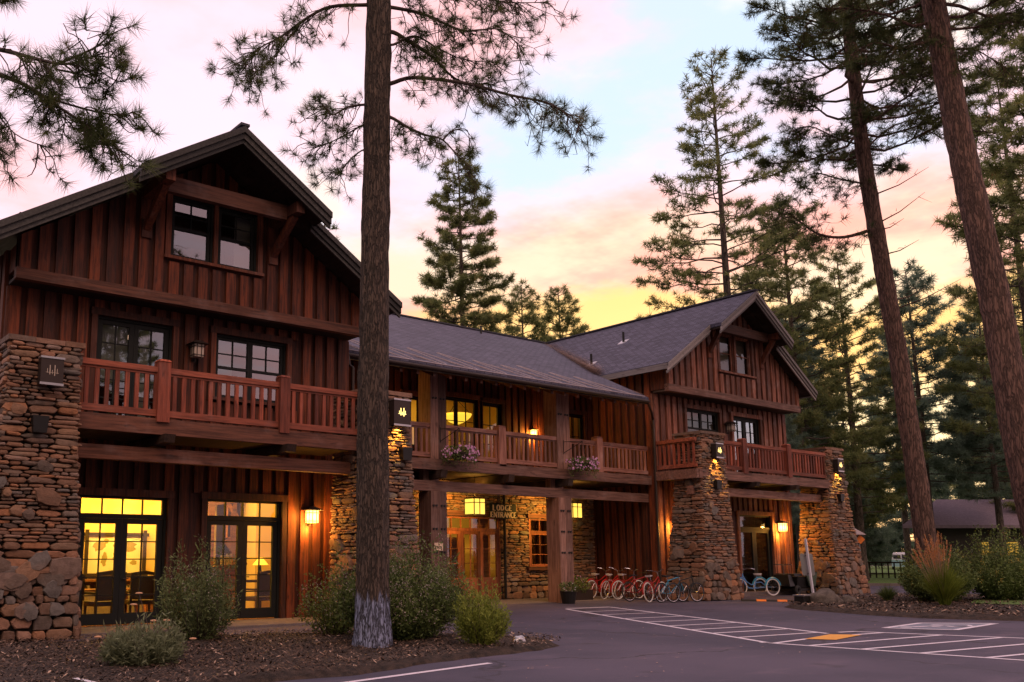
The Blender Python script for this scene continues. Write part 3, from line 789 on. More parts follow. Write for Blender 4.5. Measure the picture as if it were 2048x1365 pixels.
MB().box(RX0 - .03, RX1 + .03, RYG - .09, RYG + .10, 7.56, 7.83, .7).build('gable_beam', M['beam'], lodge)
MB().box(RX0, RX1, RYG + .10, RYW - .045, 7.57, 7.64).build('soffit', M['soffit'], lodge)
mb = MB()
board_wall(mb, (RX0, 0, 0), YU, (-1, 0, 0), RYW + .02, 31.2, 0, lambda y: 8.35 if y < 30 else 8.35)
mb.build('side_wall', M['siding'], lodge); mb = MB(); board_wall(mb, (RX1, 0, 0), YU, (1, 0, 0), RYW + .02, 31.2, 0, lambda y: 8.3)
mb.box(RX0 - .04, RX0 + .1, RYG + .11, RYW + .02, 7.66, 8.4); mb.build('side_wall', M['siding'], lodge); mb = MB(); mb.box(RX1 - .1, RX1 + .04, RYG + .02, RYW + .02, 7.84, 8.4)
mb.build('gable_return', M['siding'], lodge)
orr = (0, RYW, 0)
glazed('glass_door', orr, XU, NF, 32.96, 35.26, .15, 3.17, 2, 1, 1, M['dark_frame'], M['pane'], .42, .14, bottom=.22, tcols=1, handle=True)
glazed('window', orr, XU, NF, 29.86, 32.0, 5.75, 7.20, 2, 2, 4, M['dark_frame'], M['pane_s'], 0, .06, top_only=True, blind=[(29.9, 31.95, 5.8, 7.15)])
glazed('french_door', orr, XU, NF, 32.92, 34.85, 4.62, 7.17, 2, 2, 5, M['dark_frame'], M['pane_r'], 0, .11, bottom=.2, handle=True, blind=[(33.0, 34.3, 4.7, 7.1)])
glazed('window', (0, RYG, 0), XU, NF, 31.2, 32.24, 8.72, 10.27, 1, 1, 2, M['siding_far'], M['pane_s'], 0, .05, blind=[(31.25, 32.2, 8.75, 10.2)])
glazed('window', (0, RYG, 0), XU, NF, 32.36, 33.4, 8.72, 10.27, 1, 1, 2, M['siding_far'], M['pane_s'], 0, .05, blind=[(32.4, 33.35, 8.75, 10.2)])
MB().box(RX0 + .15, RX1 - .15, RYW + .01, 31, 4.3, 4.55).build('upper_floor', M['inwood'], lodge)
mb = MB(); mb.box(32.3, 36, 24.4, 24.5, .1, 4.2); mb.box(29.5, 35.5, 23.8, 23.9, 4.6, 7.5); mb.build('dark_room_back', M['darkwood'], lodge)  # dark panels stand in for the dim rooms behind the glass
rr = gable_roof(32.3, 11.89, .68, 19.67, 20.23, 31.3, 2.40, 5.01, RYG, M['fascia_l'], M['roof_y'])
bracket(1.78, 32.3, RYG, 19.85, 10.35, 9.35, True)

# ---------------- middle: upper wall, stone entrance wall, roof
opsM = [(19.9, 21.85, 4.75, 7.10), (22.02, 22.99, 4.75, 7.06), (18.45, 19.25, 5.2, 6.95), (26.5, 27.4, 4.55, 7.05)]
mb = MB(); board_wall(mb, (0, 24.5, 0), XU, NF, 13.3, 27.9, 3.9, lambda x: 8.7, opsM, bat=.34); mb.build('board_wall', M['siding'], lodge)
for o in opsM: mb = MB(); casing(mb, (0, 24.5, 0), XU, NF, *o); mb.build('casing', M['trimz'], lodge)
om = (0, 24.5, 0)
glazed('window', om, XU, NF, 19.9, 21.85, 4.75, 7.10, 2, 2, 3, M['black'], M['pane'], 0, .07)
glazed('window', om, XU, NF, 22.02, 22.99, 4.75, 7.06, 1, 2, 3, M['black'], M['pane'], 0, .07)
glazed('window', om, XU, NF, 18.45, 19.25, 5.2, 6.95, 1, 2, 2, M['black'], M['pane'], 0, .06)
glazed('window', om, XU, NF, 26.5, 27.4, 4.55, 7.05, 1, 2, 3, M['black'], M['pane'], 0, .06)

def stone_patch(mb, P, w, h, seed, ops=(), small=1.0, big=.9, z_big=1.3, wf=None):
    """irregular ledge stones over a face. P(u, z, d) -> world point. w(z) gives (u0, u1)."""
    r = random.Random(seed)
    def stone(uc, zc, hw, hh, dep, tone, rot=0, rnd_k=.25, n=10):
        out = []
        for i in range(n):
            g = 2 * math.pi * (i + .5) / n + r.uniform(-.12, .12)
            ex = 9.0 if rnd_k < .5 else 3.2
            cx, cy = math.cos(g), math.sin(g)
            k = (abs(cx) ** ex + abs(cy) ** ex) ** (-1 / ex)
            k *= 1 + (r.uniform(-.10, .05) if rnd_k < .5 else r.uniform(-.20, .08))
            out.append((cx * k * hw, cy * k * hh))
        c, s_ = math.cos(rot), math.sin(rot)
        out = [(x * c - y * s_, x * s_ + y * c) for x, y in out]
        vs = []; bev = min(hh, hw, .06)
        tx, tz = r.uniform(-.12, .12), r.uniform(-.2, .2)
        for sc, d in ((1.0, -.08), (1.0, dep * .55), (1 - .26 * bev / max(hw, .01), dep * .95)):
            for x, y in out:
                yy = y * (sc if sc == 1.0 else 1 - .30 * bev / max(hh, .01)); xx = x * sc
                vs.append(P(uc + xx, zc + yy, d + (xx * tx + yy * tz if d > 0 else 0)))
        vs.append(P(uc, zc, dep * 1.08))
        fs = []
        for a in range(2):
            for i in range(n): fs.append((a * n + i, a * n + (i + 1) % n, (a + 1) * n + (i + 1) % n, (a + 1) * n + i))
        for i in range(n): fs.append((2 * n + i, 2 * n + (i + 1) % n, 3 * n))
        mb.add(vs, fs, tone)
    def blocked(uc, zc, hw, hh):
        return any(o[0] < uc < o[1] and o[2] < zc < o[3] for o in ops)
    z = 0.0; row = 0
    while z < h - .02:
        f = min(1.0, z / z_big)
        rh = (r.uniform(.19, .32) * (1 - f) + r.choice((r.uniform(.045, .075), r.uniform(.06, .10), r.uniform(.055, .085), r.uniform(.11, .17))) * f) * small
        if z + rh > h - .03: rh = h - z
        u0, u1 = wf(z + rh / 2)
        u = u0 - r.uniform(0, .15)
        while u < u1:
            ww = rh * r.uniform(1.6, 6.5) if f > .5 else rh * r.uniform(.9, 2.4)
            ww = min(ww, .55)
            a, b = max(u, u0 - r.uniform(0, .035)), min(u + ww, u1 + r.uniform(0, .035))
            if u1 - (u + ww) < .10: b = u1 + r.uniform(0, .035); ww = 99
            if b - a > .04:
                uc, zc = (a + b) / 2, z + rh / 2 + r.uniform(-.012, .012)
                if not blocked(uc, zc, 0, 0):
                    aa, bb = a, b
                    for o in ops:
                        if o[2] < zc < o[3]:
                            if aa < o[0] < bb: bb = o[0]
                            if aa < o[1] < bb: aa = o[1]
                    if bb - aa > .04:
                        hh = rh / 2 * r.uniform(.78, 1.12)
                        stone((aa + bb) / 2, zc, (bb - aa) / 2 - .008, hh, r.uniform(.035, .10), .12 + .88 * r.random(), r.uniform(-.09, .09) * (1 if bb - aa < .3 else .5), .25)
            u += ww if ww < 50 else 50
        z += rh; row += 1
    nb = int(big * h * (wf(h / 2)[1] - wf(h / 2)[0])); nlow = int(2.6 * z_big * (wf(.4)[1] - wf(.4)[0])) if z_big > 1 else 0
    for i in range(nb + nlow):
        zc = r.uniform(.2, h - .25) if i < nb else r.uniform(.05, z_big * .95) * r.uniform(.6, 1); u0, u1 = wf(zc)
        if u1 - u0 < .6: continue
        s_ = r.uniform(.09, .18) * (1.35 if zc < z_big else 1); hw = s_ * r.uniform(.8, 1.5); hh = s_ * r.uniform(.75, 1.1)
        uc = r.uniform(u0 + hw * .8, u1 - hw * .8)
        if any(o[0] - hw < uc < o[1] + hw and o[2] - hh < zc < o[3] + hh for o in ops): continue
        stone(uc, zc, hw, hh, r.uniform(.10, .14), r.choice([.20, .30, .42, .44, .66, .70, .68, .40, .86]) * .97, r.uniform(-.7, .7), .8, 7)

# stone entrance wall
mb = MB()
opE = [(20.05, 22.85, -1, 2.92), (24.3, 25.4, 1.15, 2.92)]
for x0, x1, z0, z1 in ((13.3, 20.05, 0, 4.1), (20.05, 22.85, 2.92, 4.1), (22.85, 24.3, 0, 4.1), (24.3, 25.4, 0, 1.15), (24.3, 25.4, 2.92, 4.1), (25.4, 27.85, 0, 4.1)):
    mb.box(x0, x1, 24.54, 24.75, z0, z1, .03)
stone_patch(mb, lambda u, z, d: Vector((u, 24.53 - d, z)), None, 4.05, 11, opE, .95, .55, .6, lambda z: (17.0, 27.85))
mb.build('stone_wall', M['stone'], lodge)
glazed('entrance_door', om, XU, NF, 20.05, 22.85, .02, 2.90, 3, 2, 3, M['door_wood'], M['pane'], .34, .13, bottom=.75, tcols=6, handle=True, rec=.02)
glazed('window', om, XU, NF, 24.3, 25.4, 1.15, 2.90, 1, 2, 3, M['door_wood'], M['pane'], .38, .06, tcols=2, rec=0)
for nm, b6 in (('window_sill', (24.1, 25.6, 24.36, 24.5, 1.02, 1.14)), ('lintel', (24.15, 25.55, 24.38, 24.5, 2.93, 3.08)), ('lintel', (19.95, 22.95, 24.36, 24.5, 2.92, 3.10))): MB().box(*b6).build(nm, M['trimx'], lodge)

# main roof
SL = .447
def mz(y): return 7.06 + SL * (y - 20.3)
pts = [(13.2, 20.3), (26.15, 20.3), (27.33, 23.7), (32.3, 31.1), (13.2, 31.1)]
mb = MB(); mb.poly([(x, y, mz(y)) for x, y in pts], .12); mb.poly([(13.2, 31.1, mz(31.1)), (32.3, 31.1, mz(31.1)), (32.3, 40, mz(31.1) - 4), (13.2, 40, mz(31.1) - 4)], .12)
mroof = mb.build('roof', M['roof_x'], lodge)
mb = MB(); mb.beam((13.2, 31.1, mz(31.1) + .02), (32.3, 31.1, mz(31.1) + .02), .24, .06); mb.build('ridge_cap', M['shingle_edge'], mroof)
mb = MB(); mb.box(13.2, 26.15, 20.31, 20.36, mz(20.3) - .24, mz(20.3) - .05); mb.build('fascia', M['soffit'], mroof)
mb = MB(); mb.poly([(x, y + .06 if y < 21 else y, mz(y) - .17) for x, y in [(13.2, 20.3), (26.05, 20.3), (27.23, 23.7), (27.8, 24.6), (13.2, 24.6)]], .05); mb.build('soffit', M['soffit'], mroof)
mb = MB(); x = 13.5
while x < 26: mb.hexa([(x - .05, 20.42, mz(20.42) - .40), (x + .05, 20.42, mz(20.42) - .40), (x + .05, 24.4, mz(24.4) - .40), (x - .05, 24.4, mz(24.4) - .40), (x - .05, 20.42, mz(20.42) - .22), (x + .05, 20.42, mz(20.42) - .22), (x + .05, 24.4, mz(24.4) - .22), (x - .05, 24.4, mz(24.4) - .22)]); x += .61
mb.build('rafter_tails', M['trimz'], mroof)
# heat cable zig-zag and fallen needles on the eave
mb = MB(); x = 13.3; rr_ = random.Random(3)
P_ = lambda x, y: (x, y, mz(y) + .012)
while x < 25.4:
    up = 20.3 + rr_.uniform(1.7, 2.3); jog = x + .95
    mb.tube([P_(x, 20.36), P_(x + .1, 20.55), P_(x + .05, up), P_(x + .12, up + .02), P_(jog - .0, 20.62), P_(jog + .1, 20.38)], .012, 4)
    x += 1.22
mb.tube([P_(13.3, 20.33), P_(26, 20.33)], .014, 4)
mb.build('heat_cable', M['cable'], mroof)
g = np.random.default_rng(9); LT = []
def litter(cx, cy, n, sx, sy, ang=0, L=.09, lift=.05):
    a = g.normal(0, 1, n) * sx; b = g.normal(0, 1, n) * sy; x = cx + a * math.cos(ang) - b * math.sin(ang); y = cy + a * math.sin(ang) + b * math.cos(ang)
    z = np.maximum(mz(y), np.where(x > 27.29, 11.89 - .68 * (32.3 - x), -99)) + g.uniform(.0, lift, n)
    th = g.uniform(0, 6.28, n); d = np.stack([np.cos(th), np.sin(th), np.sin(th) * .4], 1) * L; w = np.stack([-np.sin(th), np.cos(th), np.cos(th) * .4], 1) * .013
    p = np.stack([x, y, z], 1); LT.append(np.stack([p - d, p + d, p + w], 1))
for t in np.linspace(0, 1, 60):
    if rr_.random() < .95: litter(27.3 + 5 * t * .98, 23.5 + 7.6 * t * .98, int(170 * (1 - t) ** 1.1 + 24), .25 * (1 - t * .6), .12, R(57), .09, .20 * (1 - t) + .05)
for i in range(11): litter(13.9 + i * 1.22 + rr_.uniform(-.1, .1), 21.0 + rr_.uniform(-.15, .3), 90, .06, .30, R(20), .08)
LT = np.concatenate(LT); o = tri_obj('fallen_needles', LT, g.random(len(LT)), M['needles_dead'], mroof); o['kind'] = 'stuff'
# vent pipes on the right roof
for x, y in ((28.6, 25.0), (30.2, 24.6)):
    zz_ = 11.89 - .68 * (32.3 - x); m = MB(); m.tube([(x, y, zz_ - .1), (x, y, zz_ + .42)], .05, 8); v = m.build('vent_pipe', M['black'], lodge)
    MB().poly([(x - .16, y - .2, zz_ - .10), (x + .14, y - .2, zz_ + .105), (x + .14, y + .2, zz_ + .105), (x - .16, y + .2, zz_ - .10)], .015).build('flashing', M['steel'], v)
m = MB(); m.tube([(27.2, 30.2, mz(30.2) - .1), (27.2, 30.2, mz(30.2) + .35)], .05, 8); m.build('vent_pipe', M['black'], lodge)

# ---------------- stone pillars (battered)
def pillar(X0, X1, Y0, Y1, H, dX0, dX1, dY0, dY1, seed, p=1.7):
    def rect(z):
        t = max(0.0, 1 - z / H); s_ = t ** p
        return X0 + dX0 * s_, X1 + dX1 * s_, Y0 + dY0 * s_, Y1 + dY1 * s_
    mb = MB(); lv = [i * H / 12 for i in range(13)]; i_ = .075
    vs = []
    for z in lv:
        a, b, c, d = rect(z); vs += [(a + i_, c + i_, z), (b - i_, c + i_, z), (b - i_, d - i_, z), (a + i_, d - i_, z)]
    fs = [(k * 4 + j, k * 4 + (j + 1) % 4, (k + 1) * 4 + (j + 1) % 4, (k + 1) * 4 + j) for k in range(12) for j in range(4)]
    mb.add(vs, fs, .02)
    h = H - .10
    stone_patch(mb, lambda u, z, d: Vector((u, rect(z)[2] + .02 - d, z)), None, h, seed, (), 1, 1.3, 1.9, lambda z: rect(z)[:2])
    stone_patch(mb, lambda u, z, d: Vector((rect(z)[0] + .02 - d, -u, z)), None, h, seed + 1, (), 1, 1.3, 1.9, lambda z: (-rect(z)[3], -rect(z)[2]))
    stone_patch(mb, lambda u, z, d: Vector((rect(z)[1] - .02 + d, u, z)), None, h, seed + 2, (), 1.2, .7, 1.9, lambda z: rect(z)[2:])
    stone_patch(mb, lambda u, z, d: Vector((-u, rect(z)[3] - .02 + d, z)), None, h, seed + 3, (), 1.5, .4, 1.9, lambda z: (-rect(z)[1], -rect(z)[0]))
    o = mb.build('stone_pillar', M['stone'], lodge)
    cp = MB(); r = random.Random(seed)
    for xa, xb in ((X0 - .07, X0 + .42), (X0 + .43, X0 + .98), (X0 + .99, X1 + .07)):
        cp.box(xa, xb, Y0 - .07 + r.uniform(-.01, .01), Y1 + .07, H - .10 + r.uniform(-.005, .005), H + r.uniform(-.01, .01), r.choice([.3, .45, .6]))
    cp.build('cap_stone', M['stone'], o)
    return rect
pL1 = pillar(4.20, 5.50, 17.80, 19.15, 5.66, -.75, .22, -.10, .3, 21)
pL2 = pillar(12.35, 13.70, 17.95, 19.25, 5.55, .0, .50, -.05, .15, 31)
pR1 = pillar(28.14, 29.50, 19.65, 20.75, 5.98, -.45, .45, -.15, .45, 41)
pR2 = pillar(36.55, 37.88, 19.65, 20.75, 5.98, .0, 1.2, -.15, .5, 51)

# ---------------- decks, beams, railings, posts
def railing(p0, p1, zt, zb, m1, m2, posts=(), pz=.14, name='railing'):
    a = Vector((*p0, 0)); b = Vector((*p1, 0)); L = (b - a).length; d = (b - a) / L; s = Vector((-d.y, d.x, 0))
    mb = MB()
    Z = Vector((0, 0, 1))
    mb.beam(a + Z * (zt - .06), b + Z * (zt - .06), .13, .12); mb.beam(a + Z * (zt - .145), b + Z * (zt - .145), .06, .05)
    mb.beam(a + Z * (zb + .07), b + Z * (zb + .07), .10, .14)
    o = mb.build(name, m1, lodge)
    bl = MB(); n = max(1, round(L / .205)); sp = L / n
    for i in range(n):
        c = a + d * sp * (i + .5)
        bl.beam(c + Z * (zb + .14), c + Z * (zt - .17), .05, .088, up=d)
    bl.build('balusters', m2, o)
    for t, w in posts:
        c = a + d * t; q = MB()
        q.box(c.x - w / 2, c.x + w / 2, c.y - w / 2, c.y + w / 2, zb - .12, zt + .10); q.box(c.x - w / 2 + .012, c.x + w / 2 - .012, c.y - w / 2 + .012, c.y + w / 2 - .012, zt + .10, zt + .115)
        q.hexa([(c.x - w / 2 - .01, c.y - w / 2 - .01, zt + .115), (c.x + w / 2 + .01, c.y - w / 2 - .01, zt + .115), (c.x + w / 2 + .01, c.y + w / 2 + .01, zt + .115), (c.x - w / 2 - .01, c.y + w / 2 + .01, zt + .115), (c.x - w / 2 + .03, c.y - w / 2 + .03, zt + .165), (c.x + w / 2 - .03, c.y - w / 2 + .03, zt + .165), (c.x + w / 2 - .03, c.y + w / 2 - .03, zt + .165), (c.x - w / 2 + .03, c.y + w / 2 - .03, zt + .165)])
        q.build('newel_post', m2, o)
    return o
def deck(x0, x1, yf, yb, zb, zt, lz0, lz1, ly, outs, mat, side=False):
    m = MB(); m.box(x0, x1, yf, yf + .14, zb, zt); m.build('deck_beam', mat, lodge)
    m = MB(); y = yf + .15
    while y < yb - .02: m.box(x0 + .02, x1 - .02, y, min(y + .138, yb), zt - .05, zt - .012); y += .145
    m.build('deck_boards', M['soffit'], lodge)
    m = MB(); x = x0 + .4
    while x < x1 - .2: m.box(x - .03, x + .03, yf + .15, yb, zt - .27, zt - .055); x += .6
    m.box(x0 + .02, x1 - .02, yf + .15, yb, zt - .30, zt - .275)
    m.build('deck_joists', M['soffit'], lodge)
    m = MB(); m.box(x0, x1, ly, ly + .22, lz0, lz1); m.build('support_beam', mat, lodge)
    for x in outs:
        m = MB(); m.hexa([(x - .12, yf - .16, lz1 + .08), (x + .12, yf - .16, lz1 + .08), (x + .12, yb, lz1), (x - .12, yb, lz1), (x - .12, yf - .22, zb - .002), (x + .12, yf - .22, zb - .002), (x + .12, yb, zb - .002), (x - .12, yb, zb - .002)])
        m.build('outrigger_beam', M['soffit'], lodge)
deck(5.4, 12.45, 18.1, 19.95, 4.04, 4.37, 3.50, 3.79, 18.45, (7.45, 10.35), M['trimx'])
railing((5.45, 18.18), (12.5, 18.18), 5.47, 4.42, M['rail'], M['railz'], ((1.90, .27), (4.80, .25)))
deck(27.9, 36.7, 19.6, 21.45, 4.27, 4.60, 3.72, 4.02, 19.95, (31.2, 33.9), M['beam'])
MB().box(27.78, 27.895, 19.62, 21.45, 4.27, 4.60).build('deck_beam', M['beam'], lodge)
railing((29.5, 19.7), (36.6, 19.7), 5.72, 4.68, M['rail'], M['railz'], ((1.25, .26), (4.25, .26)))
railing((27.97, 21.42), (27.97, 19.75), 5.74, 4.68, M['rail'], M['railz'])
deck(14.3, 27.8, 21.6, 24.4, 4.13, 4.46, 3.50, 3.81, 21.78, (17.7, 20.5, 23.25), M['beam'])
for a, b, ps in ((14.3, 17.39, ()), (18.0, 22.92, ((2.32, .30),)), (23.55, 27.75, ((1.48, .28),))):
    railing((a, 21.75), (b, 21.75), 5.56, 4.52, M['rail_mid'], M['railz_mid'], ps)
MB().box(13.3, 27.85, 24.36, 24.49, 3.95, 4.12).build('ledger_board', M['trimx'], lodge)
for x0, x1 in ((17.38, 18.0), (22.91, 23.54)):
    m = MB(); xm = (x0 + x1) / 2
    for a, b in ((x0, xm - .004), (xm + .004, x1)):
        m.box(a, b, 21.66, 22.26, 4.47, 7.55); m.box(a, b, 21.66, 22.26, 0, 3.49); m.box(a, b, 22.02, 22.26, 3.5, 4.45)
    p = m.build('timber_post', M['post'], lodge)
    for z in (6.35, 3.05, 2.35, 1.65):
        for xx in (x0 + .09, x0 + .20, xm + .10, xm + .21):
            m = MB(); m.tube([(xx, 21.62, z), (xx, 21.68, z)], .034, 8); m.build('bolt', M['black'], p)
# gutters and downspouts
m = MB(); m.tube([(13.35, 20.25, 6.92), (26.1, 20.25, 6.90)], .055, 8); m.tube([(13.42, 20.25, 6.9), (13.35, 20.1, 6.6), (13.34, 19.9, 6.5), (13.34, 19.9, 0.1)], .04, 8); m.build('gutter', M['bronze'], lodge)
m = MB(); m.tube([(26.1, 20.3, 6.88), (27.2, 21.0, 6.7), (27.8, 21.42, 6.55), (27.8, 21.42, .1)], .045, 8); m.build('downspout', M['bronze'], lodge)
m = MB(); m.tube([(22.93, 24.36, 4.0), (22.93, 24.36, .05)], .05, 8); m.build('downspout', M['black'], lodge)

# ================================================================== INTERIORS
def area(name, loc, size, power, color, rot=(0, 0, 0), parent=None):
    d = bpy.data.lights.new(name, 'AREA'); d.energy = power * 1.5; d.size = size[0]; d.shape = 'RECTANGLE'; d.size_y = size[1]; d.color = color
    o = bpy.data.objects.new(name, d); col.objects.link(o); o.location = loc; o.rotation_euler = rot
    if parent: fix_parent(o, parent)
    return o
def point(name, loc, power, color, radius=.05, parent=None):
    d = bpy.data.lights.new(name, 'POINT'); d.energy = power * 3.6; d.color = color; d.shadow_soft_size = radius
    o = bpy.data.objects.new(name, d); col.objects.link(o); o.location = loc
    if parent: fix_parent(o, parent)
    return o
def spot(name, loc, d, power, color, size, parent=None):
    sp = bpy.data.lights.new(name, 'SPOT'); sp.energy = power * 2.0; sp.color = color; sp.spot_size = R(size); sp.spot_blend = .8; sp.shadow_soft_size = .10
    o = bpy.data.objects.new(name, sp); col.objects.link(o); o.location = loc; o.rotation_euler = Vector(d).to_track_quat('-Z', 'Y').to_euler()
    if parent: fix_parent(o, parent)
    return o
WARM = (1.0, .56, .07)
mb = MB()
mb.box(4.8, 13.0, 24.0, 24.1, .05, 3.9); mb.box(4.75, 4.85, 20.2, 24, .05, 3.9); mb.box(12.95, 13.05, 20.2, 24, .05, 3.9); mb.box(4.8, 13, 20.15, 24, 3.75, 3.85)
mb.box(12.2, 12.95, 23.0, 24.0, .06, 3.74)
mb.build('lounge_wall', M['plaster'], lodge)
MB().box(4.8, 13, 20.16, 24, -.02, .045).build('lounge_floor', M['inwood'], lodge)
m = MB(); m.box(4.86, 12.1, 23.96, 23.99, .05, .85); m.box(4.86, 12.1, 23.94, 23.99, .85, .92); m.build('wainscot', M['inwood'], lodge)
def ceil_lamp(x, y, z, lab):
    t = empty('pendant_lamp', (x, y, z)); tag(t, lab, 'lamp')
    m = MB(); m.tube([(x, y, z + .1), (x, y, z + .42)], .012, 6); m.lathe((x, y, z), [(.03, .12), (.10, .06), (.13, -.04), (.12, -.045)], 14); m.build('shade', M['black'], t)
    m = MB(); m.lathe((x, y, z - .05), [(.01, -.05), (.055, -.03), (.07, .0), (.05, .03)], 12); m.build('bulb', M['bulb'], t)
    return t
for x, y, z, w, lab in ((7.2, 22.4, 3.15, 34, 'black pendant lamp above the map seen through left door transom'), (8.7, 22.6, 3.2, 34, 'black pendant lamp at the right end of the left door transom'), (10.15, 22.0, 3.05, 26, 'glowing pendant lamp at the left end of the right door transom')):
    t = ceil_lamp(x, y, z, lab); point('lamp_and_wall_fill', (x + .1, 23.5, 2.7), w * .22, WARM, .10, t); point('lamp_and_wall_fill', (x, y, z - .18), w, WARM, .08, t)  # first light has no fixture, added for hot spots on the wall
area('ceiling_light', (6.6, 22.3, 3.7), (2.6, 2.2), 42, WARM, parent=lodge)
area('ceiling_light', (11.2, 22.3, 3.7), (2.6, 2.2), 42, WARM, parent=lodge)
# framed wall map
t = empty('framed_map', (8.5, 23.9, 1.6)); tag(t, 'world map in a rough log frame on the yellow wall behind the left door', 'picture')
x0, x1, z0, z1 = 7.85, 9.30, 1.10, 2.05
MB().box(x0, x1, 23.955, 23.99, z0, z1).build('map_sheet', M['map_paper'], t)
m = MB()
rm = random.Random(5)
def land(cx, cz, sx, sz, n=14):
    m.add([(x0 + (x1 - x0) * (cx + sx * math.cos(2 * math.pi * i / n) * rm.uniform(.6, 1.15)), 23.95, z0 + (z1 - z0) * (cz + sz * math.sin(2 * math.pi * i / n) * rm.uniform(.6, 1.15))) for i in range(n)], [tuple(range(n))])
for a in ((.20, .72, .13, .16), (.33, .86, .05, .07), (.30, .38, .06, .20), (.53, .45, .08, .20), (.52, .74, .06, .08), (.72, .72, .20, .15), (.85, .28, .07, .07), (.68, .5, .03, .08)): land(*a)
m.build('continents', M['map_land'], t)
m = MB()
for z in (z0 - .05, z1 + .05): m.beam((x0 - .17, 23.92, z), (x1 + .17, 23.92, z), .05, .09)
for x in (x0 - .05, x1 + .05): m.beam((x, 23.89, z0 - .17), (x, 23.89, z1 + .17), .05, .09, up=(1, 0, 0))
m.build('log_frame', M['darkwood'], t)
# lounge chairs
def chair(x, y, rz, lab, w=.62, hb=1.12):
    t = empty('lounge_chair', (0, 0, 0)); tag(t, lab, 'chair', 'dark chairs in the lounge')
    m = MB(); m.box(-w / 2, w / 2, -.3, .3, .38, .48); m.build('seat', M['darkwood'], t)
    m = MB(); m.box(-w / 2, w / 2, -.36, -.29, .5, hb - .08); m.beam((-w / 2, -.33, hb - .05), (0, -.36, hb), .06, .08); m.beam((0, -.36, hb), (w / 2, -.33, hb - .05), .06, .08); m.build('backrest', M['darkwood'], t)
    for sx in (-1, 1):
        for sy_ in (-1, 1): MB().box(sx * (w / 2 - .03) - .025, sx * (w / 2 - .03) + .025, sy_ * .27 - .025, sy_ * .27 + .025, 0, .38 if sy_ > 0 else .5).build('leg', M['darkwood'], t)
        MB().box(sx * (w / 2) - .03, sx * (w / 2) + .03, -.3, .3, .64, .69).build('armrest', M['darkwood'], t)
    t.location = (x, y, .045); t.rotation_euler = (0, 0, rz); return t
chair(7.35, 21.1, .1, 'dark high-backed chair behind the middle of the left french door', .7, 1.14)
chair(8.28, 21.3, -.15, 'dark chair at the right side of the left french door')
chair(6.55, 21.4, .1, 'dark chair beside the stone pillar end of the left french door', .6, 1.08)
chair(11.35, 21.2, .3, 'dark armchair behind the right leaf of the second french door', .7, 1.1)
t = empty('lounge_table', (7.4, 22.2, .045)); tag(t, 'low dark table with lit books between the lounge chairs', 'table')
m = MB(); m.box(6.5, 8.6, 22.0, 22.9, .70, .75); m.build('tabletop', M['inwood'], t)
for x, y in ((6.6, 22.1), (8.5, 22.1), (6.6, 22.8), (8.5, 22.8)): MB().box(x - .03, x + .03, y - .03, y + .03, .05, .70).build('leg', M['inwood'], t)
t = empty('book_shelf', (8, 23.8, .045)); tag(t, 'low shelf of books and boxes under the framed map', 'shelf')
m = MB(); m.box(7.2, 9.3, 23.5, 23.9, .9, .95); m.box(7.2, 9.3, 23.5, 23.9, .05, .10); m.box(7.2, 7.25, 23.5, 23.9, .05, .95); m.box(9.25, 9.3, 23.5, 23.9, .05, .95); m.build('frame', M['inwood'], t)
m = MB(); x = 7.3
while x < 9.2: w = rm.uniform(.03, .07); m.box(x, x + w, 23.55, 23.8, .10, .10 + rm.uniform(.5, .72)); x += w + .004
m.build('books', M['blind'], t)
# staircase, post, lamp table seen through the second door
t = empty('indoor_staircase', (12.2, 23.2, .045)); tag(t, 'wooden indoor staircase with balusters behind the second french door', 'staircase')
a, b = Vector((11.6, 23.6, 3.0)), Vector((13.0, 23.6, 1.25)); u = Vector((0, 0, 1))
m = MB(); m.beam(a, b, .08, .12); m.beam(a - u * 1.0, b - u * .95, .08, .22); m.build('handrail', M['inwood'], t)
m = MB()
for i in range(11): q = a.lerp(b, i / 10); m.box(q.x - .018, q.x + .018, q.y - .02, q.y + .02, q.z - .95, q.z)
m.build('balusters', M['inwood'], t)
m = MB(); m.box(11.0, 11.18, 23.5, 23.68, .05, 3.74); m.box(11.75, 11.87, 23.55, 23.67, .05, 3.74); m.beam((10.6, 23.6, 2.95), (12.3, 23.6, 3.2), .14, .2); m.build('timber_frame', M['inwood'], t)
MB().box(11.45, 12.15, 23.9, 23.95, .9, 3.1).build('dimming_panel', M['darkwood'], t)  # dark panel added to dim the right half of the second door
t = empty('table_lamp', (12.15, 22.6, 1.1)); tag(t, 'small table lamp with glowing cone shade behind the second french door', 'lamp')
m = MB(); m.lathe((12.15, 22.6, .9), [(.08, 0), (.09, .05), (.03, .25), (.015, .4)], 10); m.build('base', M['black'], t)
MB().lathe((12.15, 22.6, 1.3), [(.22, 0), (.05, .2)], 16).build('lamp_shade', M['bowl'], t)
t = empty('lamp_table', (12.1, 22.6, .045)); tag(t, 'dark side table carrying the lit lamp', 'table')
MB().box(11.7, 12.5, 22.35, 22.85, .84, .9).build('tabletop', M['darkwood'], t); MB().box(12.05, 12.15, 22.5, 22.6, .05, .84).build('leg', M['darkwood'], t)
t = empty('canoe_counter', (10.6, 22.6, .5)); tag(t, 'curved wooden boat-shaped counter behind the second french door', 'counter')
m = MB(); m.hexa([(10.2, 22.2, .3), (11.0, 22.2, .3), (11.0, 22.7, .3), (10.2, 22.7, .3), (10.0, 22.0, 1.18), (11.35, 22.0, 1.32), (11.35, 22.8, 1.32), (10.0, 22.8, 1.18)]); m.build('body', M['inwood'], t)
m = MB(); m.beam((9.95, 21.97, 1.20), (11.4, 21.97, 1.34), .06, .05); m.build('rim', M['trimx'], t)
